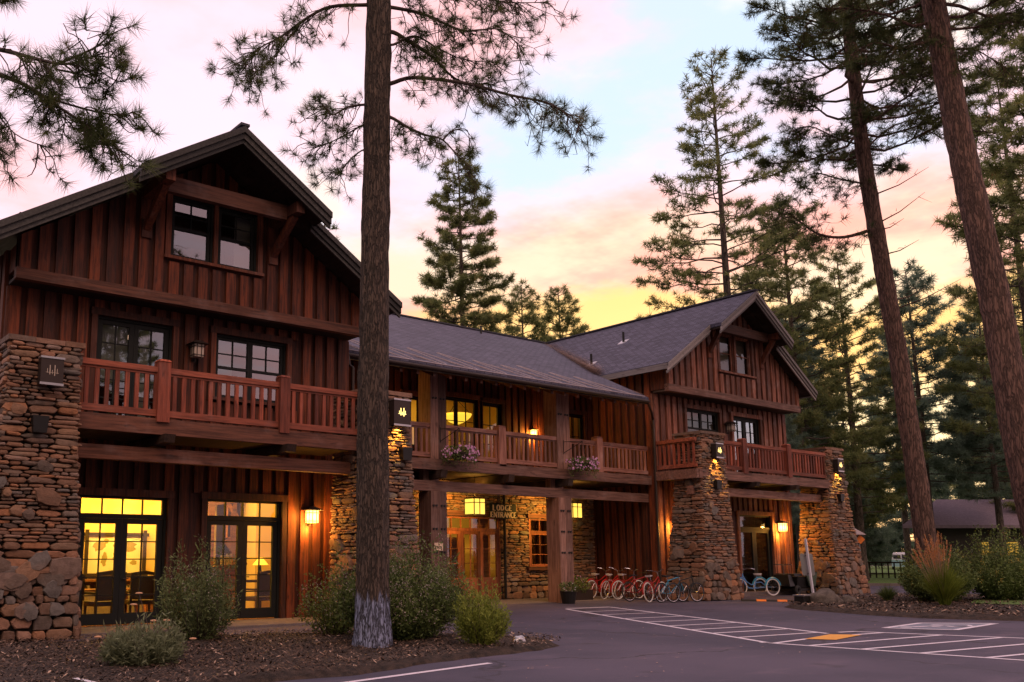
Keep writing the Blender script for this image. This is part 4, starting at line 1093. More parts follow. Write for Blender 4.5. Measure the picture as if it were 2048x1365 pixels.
t = empty('paper_notice', (11.0, 22.4, 1.5)); tag(t, 'pair of small white cards standing on the boat-shaped counter', 'card')
MB().box(10.85, 10.99, 22.38, 22.40, 1.30, 1.56).build('card', M['blind'], t); MB().box(11.02, 11.17, 22.38, 22.40, 1.30, 1.60).build('card', M['blind'], t)

# middle upstairs room with the chandelier, ground floor lobby
mb = MB()
mb.box(17.6, 27.8, 28.4, 28.5, 4.3, 8.0); mb.box(17.5, 17.6, 24.7, 28.5, 4.3, 8.0); mb.box(25.6, 25.7, 24.7, 28.5, 4.3, 8.0); mb.box(17.6, 27.8, 24.7, 28.4, 7.9, 8.0)
mb.box(17.6, 27.8, 28.4, 28.5, .05, 4.0); mb.box(17.5, 17.6, 24.8, 28.5, .05, 4.0)
mb.build('upper_room_wall', M['plaster'], lodge)
mb = MB(); mb.box(17.6, 27.8, 24.7, 28.4, 4.2, 4.3); mb.box(17.6, 27.8, 24.8, 28.4, .0, .05); mb.box(26.6, 27.8, 24.76, 24.9, 0, 4.1); mb.build('room_floor', M['inwood'], lodge)
area('ceiling_light', (21.5, 26.6, 7.8), (3, 2), 42, WARM, parent=lodge)
area('ceiling_light', (26.7, 26.6, 7.8), (1.5, 2), 25, WARM, parent=lodge)
area('ceiling_light', (22.5, 26.6, 3.9), (5, 2), 42, WARM, parent=lodge)
cx, cy, cz = 23.0, 27.0, 6.9
t = empty('bowl_chandelier', (cx, cy, cz)); tag(t, 'glowing amber bowl chandelier hanging in the upstairs window', 'chandelier')
MB().lathe((cx, cy, cz), [(.04, -.30), (.30, -.20), (.52, -.02), (.58, .10)], 24).build('bowl', M['bowl'], t, smooth=True)
m = MB()
for k in range(3): g_ = R(90 + 120 * k); m.tube([(cx + .55 * math.cos(g_), cy + .55 * math.sin(g_), cz + .1), (cx + .12 * math.cos(g_), cy + .12 * math.sin(g_), cz + .55), (cx, cy, cz + .75)], .018, 6)
m.tube([(cx, cy, cz + .7), (cx, cy, 7.9)], .02, 6); m.build('suspension', M['bronze'], t)
t = empty('white_mantel', (24.6, 28.0, 4.3)); tag(t, 'pale mantel and shelf seen in the right upstairs window', 'fireplace')
m = MB(); m.box(23.9, 25.5, 27.8, 28.3, 4.3, 5.95); m.box(23.8, 25.58, 27.7, 28.3, 5.95, 6.05); m.build('surround', M['plaster_w'], t)
t = empty('floor_lamp', (21.2, 26.0, 4.3)); tag(t, 'white shaded floor lamp behind the left upstairs window', 'lamp')
m = MB(); m.lathe((21.35, 26.0, 5.45), [(.24, 0), (.17, .38)], 16); m.build('lamp_shade', M['blind'], t)
m = MB(); m.tube([(21.35, 26.0, 4.3), (21.35, 26.0, 5.5)], .02, 6); m.build('pole', M['bronze'], t)
mb = MB(); mb.box(20.0, 20.4, 27.2, 27.4, .05, 3.9); mb.box(23.3, 23.6, 26.2, 26.4, .05, 3.9); mb.box(24.5, 25.3, 26.0, 26.1, .05, 2.3); mb.box(21.0, 22.2, 26.8, 27.2, .05, 1.1); mb.box(21.3, 22.1, 25.6, 25.7, .05, 2.2); mb.box(22.25, 22.9, 25.2, 25.3, .05, 3.0); mb.box(19.6, 20.3, 25.4, 25.5, .05, 2.4); mb.build('lobby_dimming_partition', M['inwood'], lodge)  # includes panels added to darken the glass of the entrance door

# ================================================================== LANTERNS AND SIGNS
def hanging_lantern(x, y, z, lab):
    t = empty('hanging_lantern', (x, y, z)); tag(t, lab, 'lantern', 'square hanging lanterns by the entrance'); s_ = .235; h = .50
    m = MB(); m.box(x - s_, x + s_, y - s_, y + s_, z - h / 2, z + h / 2); m.build('glass', M['lamp'], t)
    m = MB(); w = .012
    for sx in (-1, 1):
        for sy_ in (-1, 1): m.box(x + sx * s_ - w, x + sx * s_ + w, y + sy_ * s_ - w, y + sy_ * s_ + w, z - h / 2 - .02, z + h / 2 + .02)
    for zz_ in (z - h / 2 - .01, z + h / 2 + .01, z + h / 4):
        for sg in (-1, 1):
            m.box(x - s_, x + s_, y + sg * (s_ + .004) - w, y + sg * (s_ + .004) + w, zz_ - w, zz_ + w); m.box(x + sg * (s_ + .004) - w, x + sg * (s_ + .004) + w, y - s_, y + s_, zz_ - w, zz_ + w)
    for sg in (-1, 1): m.box(x - w, x + w, y + sg * (s_ + .006) - w, y + sg * (s_ + .006) + w, z - h / 2, z + h / 2)
    m.build('frame', M['bronze'], t)
    m = MB(); m.tube([(x, y, z + h / 2), (x, y, 4.13)], .012, 6); m.lathe((x, y, z + h / 2 + .01), [(.2, 0), (.03, .06)], 4); m.build('chain', M['bronze'], t)
    spot('lantern_light', (x, y + .3, z), (0, 1, -.12), 150, (1, .50, .08), 140, t)
    spot('lantern_light', (x, y, z - .3), (0, .1, -1), 60, (1, .5, .08), 150, t)
    spot('lantern_light', (x, y, z + .35), (0, .2, 1), 30, (1, .5, .08), 150, t)
hanging_lantern(20.1, 22.75, 3.14, 'glowing square lantern hanging left of the lodge entrance sign')
hanging_lantern(24.75, 22.75, 3.14, 'glowing square lantern hanging right of the second timber post')

def wall_lantern(x, y, z, lab, lit=True, s=1.0):
    """hangs in front of a wall whose face is at y"""
    t = empty('wall_lantern', (x, y, z)); tag(t, lab, 'lantern', 'wall lanterns with peaked caps')
    yc = y - .24 * s; a = .115 * s
    m = MB(); m.box(x - .05 * s, x + .05 * s, y - .05, y, z - .24 * s, z + .24 * s); m.box(x - .02 * s, x + .02 * s, yc, y - .05, z + .22 * s, z + .25 * s); m.box(x - .02 * s, x + .02 * s, yc + .08 * s, y - .05, z - .23 * s, z - .2 * s)
    m.hexa([(x - .22 * s, yc - .2 * s, z + .15 * s), (x + .22 * s, yc - .2 * s, z + .15 * s), (x + .22 * s, yc + .2 * s, z + .15 * s), (x - .22 * s, yc + .2 * s, z + .15 * s), (x - .06 * s, yc - .06 * s, z + .24 * s), (x + .06 * s, yc - .06 * s, z + .24 * s), (x + .06 * s, yc + .06 * s, z + .24 * s), (x - .06 * s, yc + .06 * s, z + .24 * s)])
    m.build('bracket', M['bronze'], t)
    MB().box(x - a, x + a, yc - a, yc + a, z - .16 * s, z + .14 * s).build('glass', M['lamp_hot'] if lit else M['pale_glass'], t)
    m = MB(); w = .007 * s; b = a + .008
    for zz_ in (z - .12 * s, z + .08 * s):
        for sg in (-1, 1):
            m.box(x - b - .04 * s, x + b + .04 * s, yc + sg * b - w, yc + sg * b + w, zz_ - w, zz_ + w); m.box(x + sg * b - w, x + sg * b + w, yc - b - .04 * s, yc + b + .04 * s, zz_ - w, zz_ + w)
    for ox in (-.055 * s, .055 * s):
        for sg in (-1, 1):
            m.box(x + ox - w, x + ox + w, yc + sg * b - w, yc + sg * b + w, z - .18 * s, z + .15 * s); m.box(x + sg * b - w, x + sg * b + w, yc + ox - w, yc + ox + w, z - .18 * s, z + .15 * s)
    m.build('cage', M['bronze'], t)
    if lit:
        for dx, dy, p in ((-.24, 0, 9), (.24, 0, 9), (0, -.2, 4)): point('lantern_light', (x + dx * s, yc + dy * s, z - .02), p, (1, .42, .06), .06, t)
        point('lantern_light', (x, yc + .02, z - .32 * s), 14, (1, .42, .06), .06, t)
wall_lantern(12.02, LYW - .04, 2.52, 'lit wall lantern with peaked cap right of the second french door')
wall_lantern(35.68, RYW - .04, 2.72, 'lit wall lantern on the far wing beside the glass door', s=1.05)
wall_lantern(8.80, LYW - .04, 6.32, 'unlit wall lantern between balcony door and window of the near wing', False)
wall_lantern(32.45, RYW - .04, 6.62, 'unlit wall lantern between upper windows of the far wing', False)
# hidden sconces on the entrance balcony and the ground floor of the far wing
wall_lantern(24.45, 24.46, 6.1, 'lit wall lantern hidden behind the second timber post on the balcony', True, .7)
wall_lantern(16.9, 24.46, 6.1, 'lit wall lantern behind the stone pillar on the entrance balcony', True, .7)
wall_lantern(28.75, RYW - .04, 2.65, 'lit wall lantern behind the far stone pillar', True, .8)

def pillar_lantern(x, y, z, lab, lit, w=.42, h=.50):
    t = empty('pillar_lantern', (x, y, z)); tag(t, lab, 'lantern', 'boxed metal lanterns on the stone pillars'); d = .20
    m = MB(); m.box(x - w / 2, x + w / 2, y - d, y - d + .02, z - h / 2, z + h / 2); m.box(x - w / 2, x - w / 2 + .02, y - d + .02, y, z - h / 2, z + h / 2); m.box(x + w / 2 - .02, x + w / 2, y - d + .02, y, z - h / 2, z + h / 2); m.box(x - w / 2 - .005, x + w / 2 + .005, y - d - .01, y, z + h / 2, z + h / 2 + .015)
    m.build('shade', M['bronze'], t)
    m = MB(); m.box(x - w / 2 - .012, x + w / 2 + .012, y - d - .016, y - .02, z + h / 2 - .01, z + h / 2 + .028); m.box(x - w / 2 - .01, x + w / 2 + .01, y - d - .015, y - d - .002, z - h / 2 - .02, z - h / 2 + .025); m.build('trim', M['steel'], t)
    m = MB(); yy = y - d - .008
    for ox, z0_, z1_, ww in ((-.09, -.04, .04, .005), (-.045, -.07, .11, .008), (.0, -.06, .02, .005), (.045, -.09, .12, .008), (.09, -.05, .05, .005)): m.box(x + ox - ww, x + ox + ww, yy, yy + .007, z + z0_, z + z1_)
    m.box(x - .12, x + .12, yy + .001, yy + .006, z - .035, z - .028)
    m.build('cutout_emblem', M['lamp_hot'] if lit else M['pale_glass'], t)
    if lit:
        sp = bpy.data.lights.new('lantern_light', 'SPOT'); sp.energy = 150; sp.color = (1, .55, .08); sp.spot_size = R(80); sp.spot_blend = .5; sp.shadow_soft_size = .04
        o = bpy.data.objects.new('lantern_light', sp); col.objects.link(o); o.location = (x, y - .13, z - h / 2 + .06); o.rotation_euler = Vector((0, .22, -1)).to_track_quat('-Z', 'Y').to_euler(); fix_parent(o, t)
pillar_lantern(4.90, 17.72, 5.00, 'bronze boxed lantern, unlit, on the nearest stone pillar', False)
pillar_lantern(13.30, 17.87, 5.00, 'lit boxed lantern on the stone pillar right of the front pine trunk', True, .5, .62)
pillar_lantern(28.83, 19.57, 5.27, 'lit boxed lantern on the stone pillar behind the red bicycles', True)
pillar_lantern(37.20, 19.57, 5.23, 'lit boxed lantern on the farthest stone pillar', True)
def outlet(x, y, z, lab):
    t = empty('vent_box', (x, y, z)); tag(t, lab, 'vent', 'small dark boxes set in the stone pillars')
    m = MB(); m.hexa([(x - .12, y - .17, z - .17), (x + .12, y - .17, z - .17), (x + .10, y, z - .17), (x - .10, y, z - .17), (x - .15, y - .19, z + .14), (x + .15, y - .19, z + .14), (x + .15, y, z + .14), (x - .15, y, z + .14)]); m.build('housing', M['black'], t)
outlet(4.76, 17.74, 4.00, 'small dark box under the unlit lantern on the nearest pillar')
outlet(13.50, 17.9, 4.02, 'small dark box under the lit lantern right of the front pine trunk')
outlet(28.78, 19.6, 4.07, 'small dark box under the lantern behind the red bicycles')
outlet(37.26, 19.6, 3.92, 'small dark box under the lantern of the farthest pillar')
# fire alarm
t = empty('fire_alarm', (12.85, 19.9, 3.55)); tag(t, 'small red fire alarm at the top right corner of the near ground floor wall', 'alarm')
m = MB(); m.lathe((12.85, 19.85, 3.50), [(.05, -.05), (.10, .0), (.11, .06), (.04, .08)], 14); m.box(12.74, 12.96, 19.82, 19.96, 3.53, 3.62); m.build('bell', M['red_plastic'], t)
MB().box(12.80, 12.90, 19.72, 19.76, 3.50, 3.55).build('strobe', M['white'], t)

# lodge entrance sign, carved serif capitals
GL = {'L': [((0, 0), (0, 1), .2), ((0, .04), (.55, .04), .1)], 'O': 'ring', 'D': [((0, 0), (0, 1), .2), 'dbow'], 'G': ['gbow', ((.72, 0), (.72, .45), .15)],
      'E': [((0, 0), (0, 1), .2), ((0, .04), (.58, .04), .1), ((0, .96), (.55, .96), .1), ((0, .52), (.42, .52), .09)],
      'N': [((0, 0), (0, 1), .11), ((0, 1), (.7, 0), .2), ((.7, 0), (.7, 1), .11)], 'T': [((.35, 0), (.35, 1), .2), ((0, .96), (.7, .96), .1)],
      'R': [((0, 0), (0, 1), .2), 'rbow', ((.25, .5), (.65, 0), .18)], 'A': [((0, 0), (.38, 1), .1), ((.38, 1), (.76, 0), .2), ((.15, .33), (.6, .33), .08)], 'C': ['gbow']}
def glyph(mb, ch, x, y, z, h):
    S = GL[ch]; k = h * .92
    def seg(p, q, w):
        p = Vector((x + p[0] * k, 0, z + p[1] * h)); q = Vector((x + q[0] * k, 0, z + q[1] * h)); d = (q - p).normalized(); n = Vector((-d.z, 0, d.x)) * w * h * .62
        vs = [p - n, q - n, q + n, p + n]; mb.add([(v.x, y, v.z) for v in vs] + [(v.x, y + .012, v.z) for v in vs], [(0, 1, 2, 3), (4, 7, 6, 5), (0, 4, 5, 1), (1, 5, 6, 2), (2, 6, 7, 3), (3, 7, 4, 0)])
    def arc(cx, cz, rx, rz, a0, a1, w):
        n = 14
        for i in range(n):
            g0, g1 = R(a0 + (a1 - a0) * i / n), R(a0 + (a1 - a0) * (i + 1) / n); gm = (g0 + g1) / 2
            seg((cx + rx * math.cos(g0), cz + rz * math.sin(g0)), (cx + rx * math.cos(g1), cz + rz * math.sin(g1)), w * (.5 + .6 * abs(math.cos(gm))))
    if S == 'ring': arc(.42, .5, .36, .46, 0, 360, .2); return .92
    wd = 0
    for s_ in S:
        if s_ == 'dbow': arc(.0, .5, .66, .46, -90, 90, .2); wd = max(wd, .72)
        elif s_ == 'gbow': arc(.42, .5, .36, .46, 50, 310, .2); wd = max(wd, .75)
        elif s_ == 'rbow': arc(.1, .74, .42, .22, -90, 90, .17); wd = max(wd, .62)
        else:
            seg(*s_); wd = max(wd, s_[0][0], s_[1][0])
            if s_[0][0] == s_[1][0]:
                for zz_ in (.03, .97): seg((s_[0][0] - .16, zz_), (s_[0][0] + .14, zz_), .06)
    return wd + .12
def text(mb, s, xc, y, z, h, sp=.16):
    tmp = MB(); wds = [glyph(tmp, c, 0, 0, 0, h) * h * .92 for c in s]; tot = sum(wds) + sp * h * (len(s) - 1); x = xc - tot / 2
    for c, w in zip(s, wds): glyph(mb, c, x + .1 * h, y, z, h); x += w + sp * h
sg = empty('entrance_sign', (22.72, 24.2, 3.1)); tag(sg, 'dark green sign reading LODGE ENTRANCE above the entrance door', 'sign')
m = MB(); m.box(22.10, 23.34, 24.18, 24.24, 2.86, 3.38); m.build('board', M['sign_green'], sg)
m = MB(); m.tube([(22.3, 24.21, 3.38), (22.3, 24.21, 4.1)], .01, 6); m.tube([(23.15, 24.21, 3.38), (23.15, 24.21, 4.1)], .01, 6); m.tube([(22.3, 24.21, 3.5), (22.3, 24.5, 3.5)], .012, 6); m.build('hanger', M['black'], sg)
m = MB(); text(m, 'LODGE', 22.66, 24.165, 3.135, .205, .2); text(m, 'ENTRANCE', 22.72, 24.165, 2.89, .20, .05); m.build('lettering', M['letters'], sg)
t = empty('post_notice', (17.63, 21.63, 1.8)); tag(t, 'small cream notice plate on the first timber post', 'notice')
MB().box(17.47, 17.80, 21.62, 21.64, 1.70, 1.93).build('plate', M['cream'], t)
m = MB()
for i in range(9): m.box(17.505 + i * .028, 17.523 + i * .028, 21.612, 21.618, 1.80, 1.80 + rm.uniform(.02, .035))
m.box(17.55, 17.72, 21.612, 21.618, 1.765, 1.775); m.build('print', M['ink'], t)

# ================================================================== SMALL THINGS
def flower_basket(x, y, z, lab, seed, px):
    t = empty('flower_basket', (x, y, z)); tag(t, lab, 'flower basket', 'hanging baskets of pink flowers')
    g = np.random.default_rng(seed)
    m = MB(); m.lathe((x, y, z), [(.10, -.20), (.24, -.12), (.30, .02)], 16); m.build('basket', M['darkwood'], t)
    n = 1500; th = g.uniform(0, 6.28, n); rr = np.sqrt(g.uniform(0, 1, n)); h = g.uniform(-.25, .16, n) * 1.0
    P = np.stack([x + np.cos(th) * rr * .68, y + np.sin(th) * rr * .38, z + h + .12 * (1 - rr)], 1); P[:, 2] -= (rr > .7) * g.uniform(0, .25, n) * (g.random(n) < .5)
    D = g.normal(0, 1, (n, 3)); D /= np.linalg.norm(D, axis=1)[:, None]; S = np.cross(D, g.normal(0, 1, (n, 3))); S /= np.linalg.norm(S, axis=1)[:, None]
    T = np.stack([P - D * .035, P + D * .035, P + S * .028], 1); tri_obj('foliage', T, g.random(n) * .89, M['shrub'], t)
    n = 95; th = g.uniform(math.pi * .8, 2.2 * math.pi, n); rr = g.uniform(.55, 1.05, n); h = g.uniform(-.20, .24, n)
    P = np.stack([x + np.cos(th) * rr * .68, y + np.sin(th) * rr * .40, z + h], 1); V = []; tn = []
    for p in P:
        nrm = Vector((g.uniform(-.6, .3), -1, g.uniform(-.2, .6))).normalized(); a = nrm.orthogonal().normalized(); b = nrm.cross(a); c = Vector(p); tt = g.random(); r_ = g.uniform(.028, .045)
        for k in range(5):
            a0, a1 = 2 * math.pi * k / 5, 2 * math.pi * (k + 1) / 5
            V.append([c - nrm * .004, c + (a * math.cos(a0) + b * math.sin(a0)) * r_, c + (a * math.cos(a1) + b * math.sin(a1)) * r_]); tn.append(tt)
    tri_obj('blossoms', np.array([[tuple(q) for q in tr] for tr in V]), tn, M['petal'], t)
    m = MB(); hx, hz = x, z + .78
    for a in (0, 120, 240): m.tube([(x + .29 * math.cos(R(a)), y + .29 * math.sin(R(a)), z + .02), (hx, y, hz)], .006, 4)
    m.tube([(px, 21.64, hz - .38), (hx, y, hz)], .012, 6); m.tube([(px, 21.64, hz), (hx, y, hz + .01)], .012, 6); m.tube([(px, 21.64, hz - .42), (px, 21.64, hz + .06)], .012, 6); m.build('hanger', M['black'], t)
flower_basket(18.10, 21.15, 4.62, 'pink flower basket hanging from the first timber post', 3, 17.75)
flower_basket(23.60, 21.15, 4.62, 'pink flower basket hanging from the second timber post', 4, 23.2)

# bicycles. local frame: x forward, wheels on z=0
def wheel(x, r, tyre, parent, y=0, blade=.022):
    m = MB(); m.ring((x, y, r), r - blade, blade, 'y', 28, 8); w = m.build('wheel', tyre, parent)
    m = MB(); m.ring((x, y, r), r - blade * 2.1, .010, 'y', 28, 5)
    for k in range(14): a = 2 * math.pi * k / 14; m.tube([(x, y + (.02 if k % 2 else -.02), r), (x + (r - .05) * math.cos(a), y, r + (r - .05) * math.sin(a))], .0022, 3, caps=False)
    m.tube([(x, y - .045, r), (x, y + .045, r)], .022, 8); m.build('spokes', M['chrome'], w)
    return w
def bicycle(lab, frame, tyre, seat, loc, rz, style='cruiser', lean=4, group='bicycles leaning in a row by the lodge wall'):
    t = empty('bicycle'); tag(t, lab, 'bicycle', group); r = .335; wb = 1.08
    wheel(0, r, tyre, t); wheel(wb, r, tyre, t)
    m = MB(); bb = (.42, 0, .29); st = (.30, 0, .72); hd0 = (.86, 0, .84); hd1 = (.92, 0, .66)
    if style == 'cruiser':
        m.tube([bb, (.36, 0, .5), st], .018, 8); m.tube([(.33, 0, .62), (.55, 0, .68), hd0], .018, 8); m.tube([(.38, 0, .42), (.58, 0, .50), (.90, 0, .74)], .018, 8)
        m.tube([bb, (.62, 0, .36), hd1], .018, 8)
    else:
        m.tube([bb, st], .017, 8); m.tube([st, hd0], .019, 8); m.tube([bb, hd1], .022, 8)
    for s_ in (-.05, .05):
        m.tube([(0, s_, r), (.2, s_ * .6, r - .03), bb], .010, 6); m.tube([(0, s_, r), (.28, s_ * .3, .66)], .009, 6)
        m.tube([(.945, s_, .60), (wb, s_, r)], .013, 6)
    m.tube([hd0, (.945, 0, .58)], .020, 8); m.tube([(.945, -.05, .60), (.945, .05, .60)], .014, 6)
    m.build('frame', frame, t)
    m = MB(); m.tube([st, (.27, 0, .86)], .013, 8); m.lathe((.40, 0, 0), [(.0, 0)], 3) if False else None
    m.build('seat_post', M['chrome'], t)
    m = MB(); m.add([(.10, -.10, .90), (.10, .10, .90), (.24, .08, .90), (.44, .018, .89), (.46, 0, .88), (.44, -.018, .89), (.24, -.08, .90), (.12, -.09, .84), (.12, .09, .84), (.42, .012, .86), (.42, -.012, .86)],
                    [(0, 6, 5, 4, 3, 2, 1), (0, 1, 8, 7), (1, 2, 3, 9, 8), (0, 7, 10, 5, 6), (7, 8, 9, 10), (3, 4, 9), (4, 5, 10), (4, 10, 9)]); m.build('saddle', seat, t)
    m = MB()
    if style == 'cruiser':
        m.tube([(.85, 0, .86), (.84, 0, .98)], .013, 6); m.tube([(.58, -.32, 1.06), (.72, -.31, 1.08), (.84, -.18, 1.06), (.85, 0, .99), (.84, .18, 1.06), (.72, .31, 1.08), (.58, .32, 1.06)], .012, 6)
    else:
        m.tube([(.85, 0, .86), (.87, 0, .97)], .013, 6); m.tube([(.84, -.33, .98), (.88, 0, .97), (.84, .33, .98)], .013, 6)
    m.build('handlebar', M['chrome'] if style == 'cruiser' else M['black'], t)
    m = MB(); m.ring((.42, .05, .29), .085, .006, 'y', 18, 4); m.tube([(.42, .07, .29), (.54, .09, .20)], .009, 5); m.tube([(.42, -.07, .29), (.30, -.09, .38)], .009, 5)
    m.box(.50, .58, .08, .17, .19, .21); m.box(.26, .34, -.17, -.08, .37, .39); m.build('crankset', M['chrome'], t)
    if style == 'cruiser':
        m = MB(); m.ring((0, 0, r), r + .03, .025, 'y', 14, 6, arc=(20, 190), squash=1.4); m.build('fender', frame, t)
    t.location = loc; t.rotation_euler = (R(lean), 0, rz); return t
AZ = R(4)
bicycle('leftmost red cruiser bicycle with pale saddle in the row', M['bike_red'], M['white_tyre'], M['seat_w'], (25.80, 22.95, .012), AZ)
bicycle('second red cruiser bicycle from the left in the row', M['bike_red'], M['white_tyre'], M['seat_w'], (25.80, 22.35, .012), AZ + .16, lean=9)
bicycle('third red cruiser bicycle with white saddle, left of the dark-wheeled one', M['bike_red'], M['white_tyre'], M['seat_w'], (26.05, 21.92, .012), AZ - .10, lean=2)
bicycle('red mountain bicycle with black tyres in the middle of the row', M['bike_red'], M['tyre'], M['seat_b'], (25.45, 20.90, 0), AZ - .2, 'mtb', -4)
bicycle('red cruiser bicycle with cream tyres just left of the red and blue one', M['bike_red'], M['white_tyre'], M['seat_w'], (25.50, 20.12, 0), AZ + .12, lean=-6)
bicycle('red and blue mountain bicycle with black tyres nearest the stone pillar', M['bike_teal'], M['tyre'], M['seat_b'], (25.60, 19.72, 0), AZ - .12, 'mtb')
bicycle('dark bicycle half hidden against the stone pillar at the right end of the row', M['black'], M['tyre'], M['seat_b'], (25.95, 19.50, 0), AZ - .22, 'mtb', 2)
t = empty('bicycle_rack', (26.9, 21.4, 0)); tag(t, 'low dark tube bicycle rack between the front wheels of the parked row', 'bicycle rack')
m = MB(); m.tube([(26.9, 19.6, .03), (26.9, 23.3, .03)], .022, 6); m.tube([(26.9, 19.6, .42), (26.9, 23.3, .42)], .022, 6); m.build('rails', M['bronze'], t)
for i in range(13): MB().tube([(26.9, 19.7 + i * .29, .03), (26.9, 19.7 + i * .29, .42)], .012, 6).build('bar', M['bronze'], t)
# adult tricycle
t = empty('tricycle'); tag(t, 'blue adult tricycle with white-walled tyres parked before the glass door', 'tricycle')
wheel(1.25, .33, M['white_tyre'], t); wheel(0, .33, M['white_tyre'], t, -.36); wheel(0, .33, M['white_tyre'], t, .36)
m = MB(); m.tube([(1.10, 0, .86), (1.13, 0, .70)], .022, 8); m.tube([(1.13, 0, .70), (1.02, 0, .45), (.85, 0, .30), (.62, 0, .28), (.50, 0, .32)], .020, 8); m.tube([(1.11, 0, .80), (.95, 0, .55), (.72, 0, .42), (.52, 0, .45)], .018, 8)
m.tube([(.58, 0, .28), (.44, 0, .74)], .018, 8); m.tube([(.5, 0, .5), (.25, 0, .52), (0, 0, .34)], .016, 8); m.tube([(.6, 0, .28), (0, 0, .32)], .016, 8); m.tube([(0, -.36, .33), (0, .36, .33)], .014, 8)
for s_ in (-.05, .05): m.tube([(1.14, s_, .66), (1.25, s_, .33)], .013, 6)
m.build('frame', M['bike_blue'], t)
for y_ in (-.36, .36): m = MB(); m.ring((0, y_, .33), .365, .03, 'y', 14, 6, arc=(10, 170), squash=1.5); m.build('fender', M['bike_teal'], t)
m = MB(); m.ring((1.25, 0, .33), .365, .03, 'y', 14, 6, arc=(30, 150), squash=1.2); m.build('fender', M['bike_blue'], t)
m = MB(); m.tube([(1.10, 0, .86), (1.08, 0, .98)], .013, 6); m.tube([(.78, -.32, 1.02), (.95, -.30, 1.06), (1.07, -.16, 1.04), (1.08, 0, .98), (1.07, .16, 1.04), (.95, .30, 1.06), (.78, .32, 1.02)], .013, 6); m.build('handlebar', M['chrome'], t)
m = MB(); m.add([(.28, -.11, .86), (.28, .11, .86), (.42, .08, .86), (.60, .02, .85), (.60, -.02, .85), (.42, -.08, .86), (.30, -.10, .78), (.30, .10, .78), (.56, 0, .80)], [(0, 5, 4, 3, 2, 1), (0, 1, 7, 6), (1, 2, 3, 8, 7), (0, 6, 8, 4, 5), (6, 7, 8), (3, 4, 8)]); m.build('saddle', M['seat_w'], t)
t.location = (33.75, 20.92, 0); t.rotation_euler = (0, 0, R(162))
# utility cart behind the sign post
t = empty('utility_cart', (36.0, 20.6, 0)); tag(t, 'dark green utility cart parked at the foot of the farthest stone pillar', 'cart')
m = MB(); m.hexa([(34.9, 20.3, .28), (36.0, 20.3, .28), (36.0, 21.2, .28), (34.9, 21.2, .28), (34.8, 20.2, .72), (36.1, 20.2, .72), (36.1, 21.2, .72), (34.8, 21.2, .72)]); m.box(34.7, 36.1, 20.25, 21.2, .16, .26); m.build('cargo_box', M['black'], t)
m = MB(); m.hexa([(35.55, 20.12, .35), (35.95, 20.12, .35), (35.95, 20.18, .35), (35.55, 20.18, .35), (35.3, 20.12, .88), (36.15, 20.12, .88), (36.15, 20.18, .88), (35.3, 20.18, .88)]); m.build('side_panel', M['green_paint'], t)
m = MB(); m.tube([(35.3, 20.15, .93), (36.2, 20.15, .93)], .05, 8); m.build('rail', M['chrome'], t)
m = MB(); m.box(34.75, 35.3, 20.3, 21.1, .74, .84); m.build('seat', M['seat_b'], t)
m = MB(); m.tube([(34.55, 20.6, .5), (34.45, 20.6, 1.15), (34.45, 20.35, 1.2)], .02, 6); m.tube([(34.45, 20.2, 1.2), (34.45, 21.0, 1.2)], .016, 6); m.build('handlebar', M['chrome'], t)
m = MB(); m.hexa([(34.4, 20.3, .35), (34.75, 20.3, .35), (34.75, 21.1, .35), (34.4, 21.1, .35), (34.45, 20.4, .80), (34.7, 20.4, .80), (34.7, 21.0, .80), (34.45, 21.0, .80)]); m.build('front_cowl', M['black'], t)
for x, y in ((34.75, 20.2), (35.85, 20.2), (34.75, 21.2), (35.85, 21.2)):
    m = MB(); m.ring((x, y, .2), .13, .065, 'y', 18, 8); m.lathe((x, y, .2), [(.0, 0)], 3) if False else None; m.build('wheel', M['tyre'], t)

# leaning sign post with metal sheet, rock, kerb light, speed hump
t = empty('sign_post', (33.2, 18.6, .1)); tag(t, 'white leaning sign post with the bare aluminium back of a sign', 'sign')
m = MB(); m.beam((33.25, 18.72, .05), (33.10, 18.80, 2.18), .07, .07, up=(0, 1, 0)); m.build('post', M['white'], t)
fx = Vector((.80, -.60, 0)); c0 = Vector((33.22, 18.86, 1.22)); u_ = Vector((-.07, .037, 1)).normalized()
m = MB(); o8 = []
for a, b in ((-.24, -.36), (-.19, -.41), (.19, -.41), (.24, -.36), (.24, .36), (.19, .41), (-.19, .41), (-.24, .36)): o8.append(c0 + fx * a + u_ * b)
m.poly(o8, .006, up=(.6, .8, 0)); m.build('sign_panel', M['steel'], t)
m = MB()
for b in (-.33, .33): m.beam(c0 + fx * -.07 + u_ * b + Vector((-.05, -.07, 0)), c0 + fx * .07 + u_ * b + Vector((-.05, -.07, 0)), .03, .03)
m.build('clamps', M['black'], t)
def rock(x, y, z, sx, sy_, sz, seed, lab, name='boulder', mat=None):
    r = random.Random(seed); me = bpy.data.meshes.new(name); import bmesh
    bm = bmesh.new(); bmesh.ops.create_icosphere(bm, subdivisions=4, radius=1)
    from mathutils import noise as mn
    for v in bm.verts:
        p = v.co.copy(); k = 1 + .28 * mn.noise(p * 1.3 + Vector((seed, 0, 0))) + .10 * mn.noise(p * 3.5 + Vector((0, seed, 0)))
        v.co = Vector((p.x * sx * k, p.y * sy_ * k, max(p.z, -.3) * sz * k))
    bm.to_mesh(me); bm.free(); me.polygons.foreach_set('use_smooth', [True] * len(me.polygons)); me.materials.append(mat or M['rock'])
    o = bpy.data.objects.new(name, me); o.location = (x, y, z); col.objects.link(o); tag(o, lab, 'rock'); return o
rock(27.85, 15.3, .12, .56, .45, .42, 3, 'grey granite boulder at the tip of the planting island')
rock(28.55, 15.0, .12, .30, .25, .20, 8, 'low dark rock touching the right side of the granite boulder')
